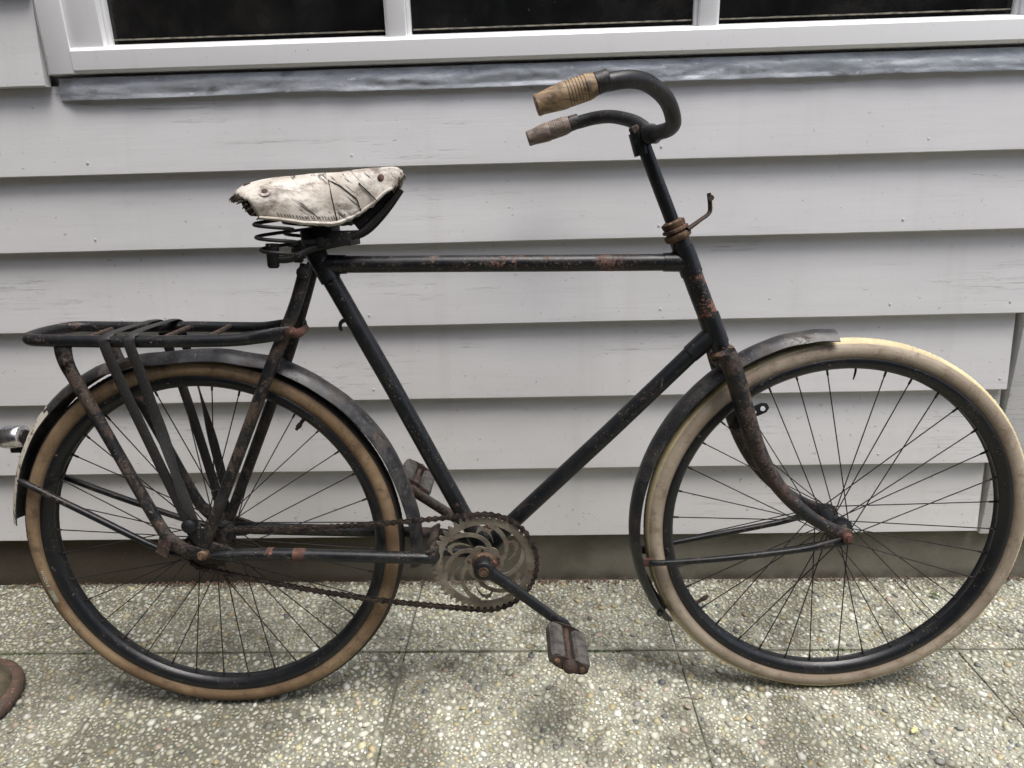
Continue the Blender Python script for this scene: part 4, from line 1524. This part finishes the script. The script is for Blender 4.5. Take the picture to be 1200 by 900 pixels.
for s_ in (-1, 1):
    t = MB()
    t.tube([(-0.178, s_*0.064, 0.752), (-0.179, s_*0.066, 0.738), (-0.176, s_*0.067, 0.715), (-0.165, s_*0.067, 0.683), (-0.117, s_*0.067, 0.553), (-0.066, s_*0.067, 0.416), (-0.048, s_*0.067, 0.386), (-0.026, s_*0.066, 0.366), (0.004, s_*0.062, 0.356)],
           [(.006, .015), (.007, .0145), (.005, .0135), (.0088, .0115), (.0098, .0098), (.0102, .0102), (.008, .013), (.004, .014), (.003, .012)], 14, smooth=4, upv=(0, 1, 0))
    t.lathe([(0.007, 0), (0.007, 0.003), (0.004, 0.005)], (-0.176, s_*0.073, 0.722), (0, s_, 0), 10)
    t.lathe([(0.006, 0), (0.006, 0.003), (0.003, 0.0045)], (-0.030, s_*0.070, 0.369), (0, s_, 0), 8)
    t.build('rack_leg', M['frame_rusty'], rack)
t = MB()      # bent footrest tab at the near leg
t.add([(-.068, -.074, .398), (-.044, -.078, .392), (-.056, -.080, .360), (-.076, -.078, .371), (-.068, -.071, .398), (-.044, -.075, .392), (-.056, -.077, .360), (-.076, -.075, .371)],
      [(0, 1, 2, 3), (7, 6, 5, 4), (0, 4, 5, 1), (1, 5, 6, 2), (2, 6, 7, 3), (3, 7, 4, 0)])
t.build('leg_tab', M['rust'], rack)


def strap(xt, nearpts, farpts, xtf, w=0.0095, th=0.0018):
    t = MB()
    path = list(nearpts) + [(xt, -0.0765, 0.744), (xt, -0.071, 0.7605), (xt*.75 + xtf*.25, -0.045, 0.7665), (xt*.25 + xtf*.75, 0.045, 0.7685), (xtf, 0.080, 0.765), (xtf, 0.0865, 0.748)] + list(farpts)
    P, rr2 = spline([Vector(p) for p in path], [(1, 1)]*len(path), 7)
    n_ = len(P)
    ups = []
    for i in range(n_):
        tt = (P[min(i + 1, n_ - 1)] - P[max(i - 1, 0)]).normalized()
        base_ = Vector((1, 0, 0.28)) if abs(tt.z) > 0.55 else Vector((1, 0, 0))
        ups.append(base_)
    return t, P, ups, w, th


def strap_build(t, P, ups, w, th, twist=None):
    n_ = len(P)
    if twist:
        for i in range(n_):
            f = i/n_
            a_ = twist(f)
            tt = (P[min(i + 1, n_ - 1)] - P[max(i - 1, 0)]).normalized()
            ups[i] = Matrix.Rotation(a_, 3, tt) @ ups[i]
    t.tube(P, [(w, th)]*n_, 8, upv=ups)
    return t


hookn, hookf = (-0.018, -0.060, 0.412), (-0.016, 0.062, 0.425)
a_ = strap(-0.101, [(-0.020, -0.062, 0.425), (-0.050, -0.068, 0.54), (-0.083, -0.074, 0.668)], [(-0.075, 0.082, 0.69), (-0.050, 0.074, 0.58), (-0.020, 0.063, 0.43)], -0.089)
strap_build(*a_).build('strap', M['strap'], rack, ang=60)
b__ = strap(-0.060, [(-0.010, -0.062, 0.425), (-0.022, -0.066, 0.50), (-0.037, -0.068, 0.60), (-0.051, -0.074, 0.695)], [(-0.042, 0.082, 0.69), (-0.022, 0.074, 0.57), (-0.002, 0.063, 0.44)], -0.055)
strap_build(*b__, twist=lambda f: 1.35*max(0, 1 - abs(f - 0.10)/0.09) + 1.2*max(0, 1 - abs(f - 0.86)/0.07)).build('strap', M['strap'], rack, ang=60)
for s_ in (-1, 1):
    t = MB()
    t.lathe([(0.013, -0.003), (0.013, 0.004), (0.009, 0.0075), (0.003, 0.009)], (-0.016, s_*0.064, 0.414), (0, s_, 0), 16)
    t.tube([(-0.016, s_*0.060, 0.430), (-0.010, s_*0.060, 0.40), (0.0, s_*0.060, 0.365)], [(.004, .014), (.004, .015), (.004, .010)], 10, upv=(0, 1, 0))
    t.build('strap_anchor', M['dark'], rack)

# ---- drive
CY = -0.044
cr_ = MB()
NT_ = 48
ro, ri, rtip = 0.0905, 0.0785, 0.0985
outer, inner = [], []
for i in range(NT_*4 + 1):
    a_ = 2*math.pi*i/(NT_*4)
    r_ = (ro, rtip, rtip, ro)[i % 4] if i % 4 in (1, 2) else ro
    outer.append((r_*math.cos(a_), r_*math.sin(a_)))
    inner.append((ri*math.cos(a_), ri*math.sin(a_)))
cr_.strip(outer, inner, -0.0018, 0.0018)
ho, hi = [], []
for i in range(49):
    a_ = 2*math.pi*i/48
    ho.append(((0.034 + 0.0025*math.cos(6*a_))*math.cos(a_), (0.034 + 0.0025*math.cos(6*a_))*math.sin(a_)))
    hi.append((0.012*math.cos(a_), 0.012*math.sin(a_)))
cr_.strip(ho, hi, -0.0016, 0.0016)
for k_ in range(6):
    a0 = R(60*k_ + 18)
    L_, Rr_ = [], []
    for i in range(17):
        f = i/16
        r_ = 0.031 + f*(ri + 0.001 - 0.031)
        aa = a0 + R(72)*f**1.25
        w_ = 0.0047 - 0.0010*math.sin(f*math.pi)
        c_ = Vector((r_*math.cos(aa), r_*math.sin(aa)))
        aa2 = a0 + R(72)*(f + .01)**1.25
        r2_ = 0.031 + (f + .01)*(ri - 0.030)
        d_ = (Vector((r2_*math.cos(aa2), r2_*math.sin(aa2))) - c_).normalized()
        nrm2 = Vector((-d_.y, d_.x))
        L_.append(tuple(c_ + nrm2*w_)); Rr_.append(tuple(c_ - nrm2*w_))
    cr_.strip(L_, Rr_, -0.0012 + 0.0001*k_*0, 0.0012)
    # jagged ornamental leaf growing from each arm towards the middle of the gap
    L_, Rr_ = [], []
    for i in range(15):
        f = i/14
        r_ = 0.047 + 0.022*math.sin(f*2.6)
        aa = a0 + R(20) + R(46)*f - R(38)*f*f*0.3
        w_ = (0.0090*(1 - f)**0.6 + 0.0010)*(1.0 if i % 3 else 0.55)
        c_ = Vector((r_*math.cos(aa - R(22)), r_*math.sin(aa - R(22))))
        n2_ = Vector((math.cos(aa - R(22) + .5), math.sin(aa - R(22) + .5)))
        L_.append(tuple(c_ + n2_*w_)); Rr_.append(tuple(c_ - n2_*w_*0.7))
    cr_.strip(L_, Rr_, -0.0009, 0.0009)
ringo = cr_.build('chainring', M['ring'], bike, ang=35, loc=(BBx, CY, BBz))
ringo.rotation_euler = (0, R(8), 0)
t = MB()
t.lathe([(0.012, 0.004), (0.026, 0.003), (0.0255, -0.0005), (0.021, -0.003), (0.0185, -0.006), (0.012, -0.0065)], (0, 0, 0), (0, 1, 0), 28)
for k_ in range(5):
    a_ = R(72*k_ + 30)
    t.lathe([(0.003, 0), (0.003, 0.002), (0.0015, 0.003)], (0.029*math.cos(a_), -0.0015, 0.029*math.sin(a_)), (0, -1, 0), 8)
t.build('chainring_boss', M['brass_rust'], ringo)

# chain: figure-eight plates threaded round the sprocket, the two runs and the front of the ring
cpts = []
SPR = 0.040
c0, c1 = Vector((0, HZ)), Vector((BBx, BBz))
rr1 = 0.0985
for i in range(13):
    a_ = R(90 + 172*i/12)
    cpts.append((c0.x + SPR*math.cos(a_), c0.y + SPR*math.sin(a_)))
lo0, lo1 = Vector(cpts[-1]), Vector((c1.x + rr1*math.cos(R(-100)), c1.y + rr1*math.sin(R(-100))))
for i in range(1, 20):
    f = i/20
    p = lo0.lerp(lo1, f)
    cpts.append((p.x, p.y - 0.012*math.sin(f*math.pi)))
for i in range(31):
    a_ = R(-100 + 196*i/30)
    cpts.append((c1.x + rr1*math.cos(a_), c1.y + rr1*math.sin(a_)))
hi0, hi1 = Vector(cpts[-1]), Vector(cpts[0])
for i in range(1, 20):
    f = i/20
    p = hi0.lerp(hi1, f)
    cpts.append((p.x, p.y - 0.008*math.sin(f*math.pi)))
cp = [Vector((x, 0, z)) for x, z in cpts]
seglen = [(cp[(i + 1) % len(cp)] - cp[i]).length for i in range(len(cp))]
tot = sum(seglen)
nl = int(round(tot/0.0127)//2*2)
pitch = tot/nl


def at_len(s_):
    s_ = s_ % tot
    for i, l in enumerate(seglen):
        if s_ <= l:
            return cp[i].lerp(cp[(i + 1) % len(cp)], s_/l)
        s_ -= l
    return cp[0]


ch = MB()
pins = [at_len(i*pitch) for i in range(nl)]
for i in range(nl):
    a_, b_ = pins[i], pins[(i + 1) % nl]
    d_ = (b_ - a_).normalized()
    n_ = Vector((-d_.z, 0, d_.x))
    out = []
    for k_ in range(5):
        q_ = R(90 + 45*k_)
        out.append(a_ + d_*(0.0041*math.cos(q_)) + n_*(0.0043*math.sin(q_)))
    out.append((a_ + b_)/2 - n_*0.0021)
    for k_ in range(5):
        q_ = R(-90 + 45*k_)
        out.append(b_ + d_*(0.0041*math.cos(q_)) + n_*(0.0043*math.sin(q_)))
    out.append((a_ + b_)/2 + n_*0.0021)
    off = 0.0042 if i % 2 else 0.0030
    for s_ in (-1, 1):
        y0 = CY + s_*off
        ch.prism([(p.x, p.z) for p in out], y0 - 0.0006, y0 + 0.0006)
    ch.tube([a_ + Vector((0, CY - 0.0053, 0)), a_ + Vector((0, CY + 0.0053, 0))], 0.0024, 6)
ch.build('chain', M['chain'], bike, ang=30)
t = MB()
so1, so2 = [], []
for i in range(18*4 + 1):
    a_ = 2*math.pi*i/72
    r_ = 0.0425 if i % 4 in (1, 2) else 0.037
    so1.append((r_*math.cos(a_), HZ + r_*math.sin(a_))); so2.append((0.014*math.cos(a_), HZ + 0.014*math.sin(a_)))
t.strip(so1, so2, CY - 0.0012, CY + 0.0012)
t.build('sprocket', M['chain'], bike)

# cranks and pedals
cdir = Vector((0.1455, 0, -0.1145)).normalized()
CL = 0.185
ends = {}
for s_ in (-1, 1):
    d_ = cdir*(-s_) if s_ < 0 else Vector((-0.142, 0, 0.096)).normalized()      # near crank forward-down, far crank back-up
    c_ = Vector((BBx, s_*0.064, BBz))
    e_ = c_ + d_*(CL if s_ < 0 else 0.174) + Vector((0, s_*0.012, 0))
    ends[s_] = e_
    t = MB()
    nn_ = Vector((0, s_, 0))
    t.tube([c_ - d_*0.004, c_ + d_*0.022, c_ + d_*0.05, c_ + d_*0.11 + nn_*0.005, c_ + d_*0.165 + nn_*0.010, e_, e_ + d_*0.012],
           [(.011, .017), (.0095, .0125), (.0075, .0115), (.0065, .0108), (.006, .0105), (.006, .012), (.005, .007)], 12, upv=(0, 1, 0))
    t.lathe([(0.0165, -0.014), (0.0185, -0.012), (0.0185, 0.010), (0.016, 0.0125), (0.0095, 0.013)], c_, nn_, 20)
    t.tube([Vector((BBx, s_*0.03, BBz)), c_], 0.0125, 14)
    crank = t.build('crank', M['dark'] if s_ < 0 else M['frame_rusty'], bike, ang=45)
    t = MB()
    t.lathe([(0.0095, 0), (0.0095, 0.0018), (0.0082, 0.002), (0.0082, 0.001), (0.001, 0.001)], c_ + nn_*0.0128, nn_, 18)
    t.build('axle_end', M['brass_rust'], crank)
    t = MB()
    per = Vector((-d_.z, 0, d_.x))
    t.lathe([(0.0062, -0.004), (0.0062, 0.004), (0.004, 0.0055)], c_ + per*0.020*(1 if s_ < 0 else -1) + d_*0.008, per*(1 if s_ < 0 else -1), 6)
    t.build('cotter_nut', M['rust_red'], crank)

for s_ in (-1, 1):
    e_ = ends[s_]
    rot = Matrix.Rotation(R(24 if s_ < 0 else 38), 3, 'Y')      # pedal hangs at an angle
    pd = MB()
    y_in, y_out = s_*0.016, s_*0.112
    pd.tube([e_ + Vector((0, s_*0.002, 0)), e_ + Vector((0, y_out - s_*.004, 0))], [0.0062, 0.0050], 12)
    for yy in (y_in, y_out):
        pl_ = []
        for k_ in range(20):
            a_ = 2*math.pi*k_/20
            rx, rz_ = 0.034, 0.0125
            q_ = rot @ Vector((rx*math.copysign(abs(math.cos(a_))**0.8, math.cos(a_)), 0, rz_*math.copysign(abs(math.sin(a_))**0.9, math.sin(a_))))
            pl_.append((e_.x + q_.x, e_.z + q_.z))
        pd.prism(pl_, e_.y + yy - 0.0012, e_.y + yy + 0.0012)
    ped = pd.build('pedal', M['rust'], bike)
    for k_ in (-1, 1):
        t = MB()
        # rubber block with chequered face, chamfered ends
        cc = e_ + rot @ Vector((k_*0.0225, 0, 0))
        nyl = 13
        L0, L1 = y_in + s_*0.003, y_out - s_*0.003
        sec = [(-.0142, -.0068), (-.0095, -.0122), (0.0, -.0132), (.0095, -.0122), (.0142, -.0068), (.0142, .0068), (.0095, .0122), (0, .0132), (-.0095, .0122), (-.0142, .0068)]
        rings = []
        for i in range(nyl*2 + 1):
            f = i/(nyl*2)
            sc_ = 1.0 if i % 2 == 0 else 0.945
            if i in (0, nyl*2):
                sc_ = 0.78
            rings.append([cc + rot @ Vector((x*sc_, L0 + (L1 - L0)*f, z*sc_)) for x, z in sec])
        m = len(sec)
        t.add([v for r_ in rings for v in r_], [(i*m + q_, i*m + (q_ + 1) % m, (i + 1)*m + (q_ + 1) % m, (i + 1)*m + q_) for i in range(nyl*2) for q_ in range(m)] +
              [tuple(range(m)), tuple(nyl*2*m + q_ for q_ in reversed(range(m)))])
        t.build('pedal_rubber', M['rubber'], ped, ang=22)
        t = MB()
        t.lathe([(0.005, 0), (0.005, 0.002), (0.003, 0.0035)], cc + Vector((0, y_out + s_*0.001, 0)), (0, s_, 0), 10)
        t.build('pedal_rivet', M['brass_rust'], ped)
    t = MB()
    t.lathe([(0.0115, -0.002), (0.0125, 0.002), (0.0118, 0.008), (0.008, 0.0115), (0.001, 0.0125)], e_ + Vector((0, y_out, 0)), (0, s_, 0), 20)
    t.build('dust_cap', M['rust'], ped)
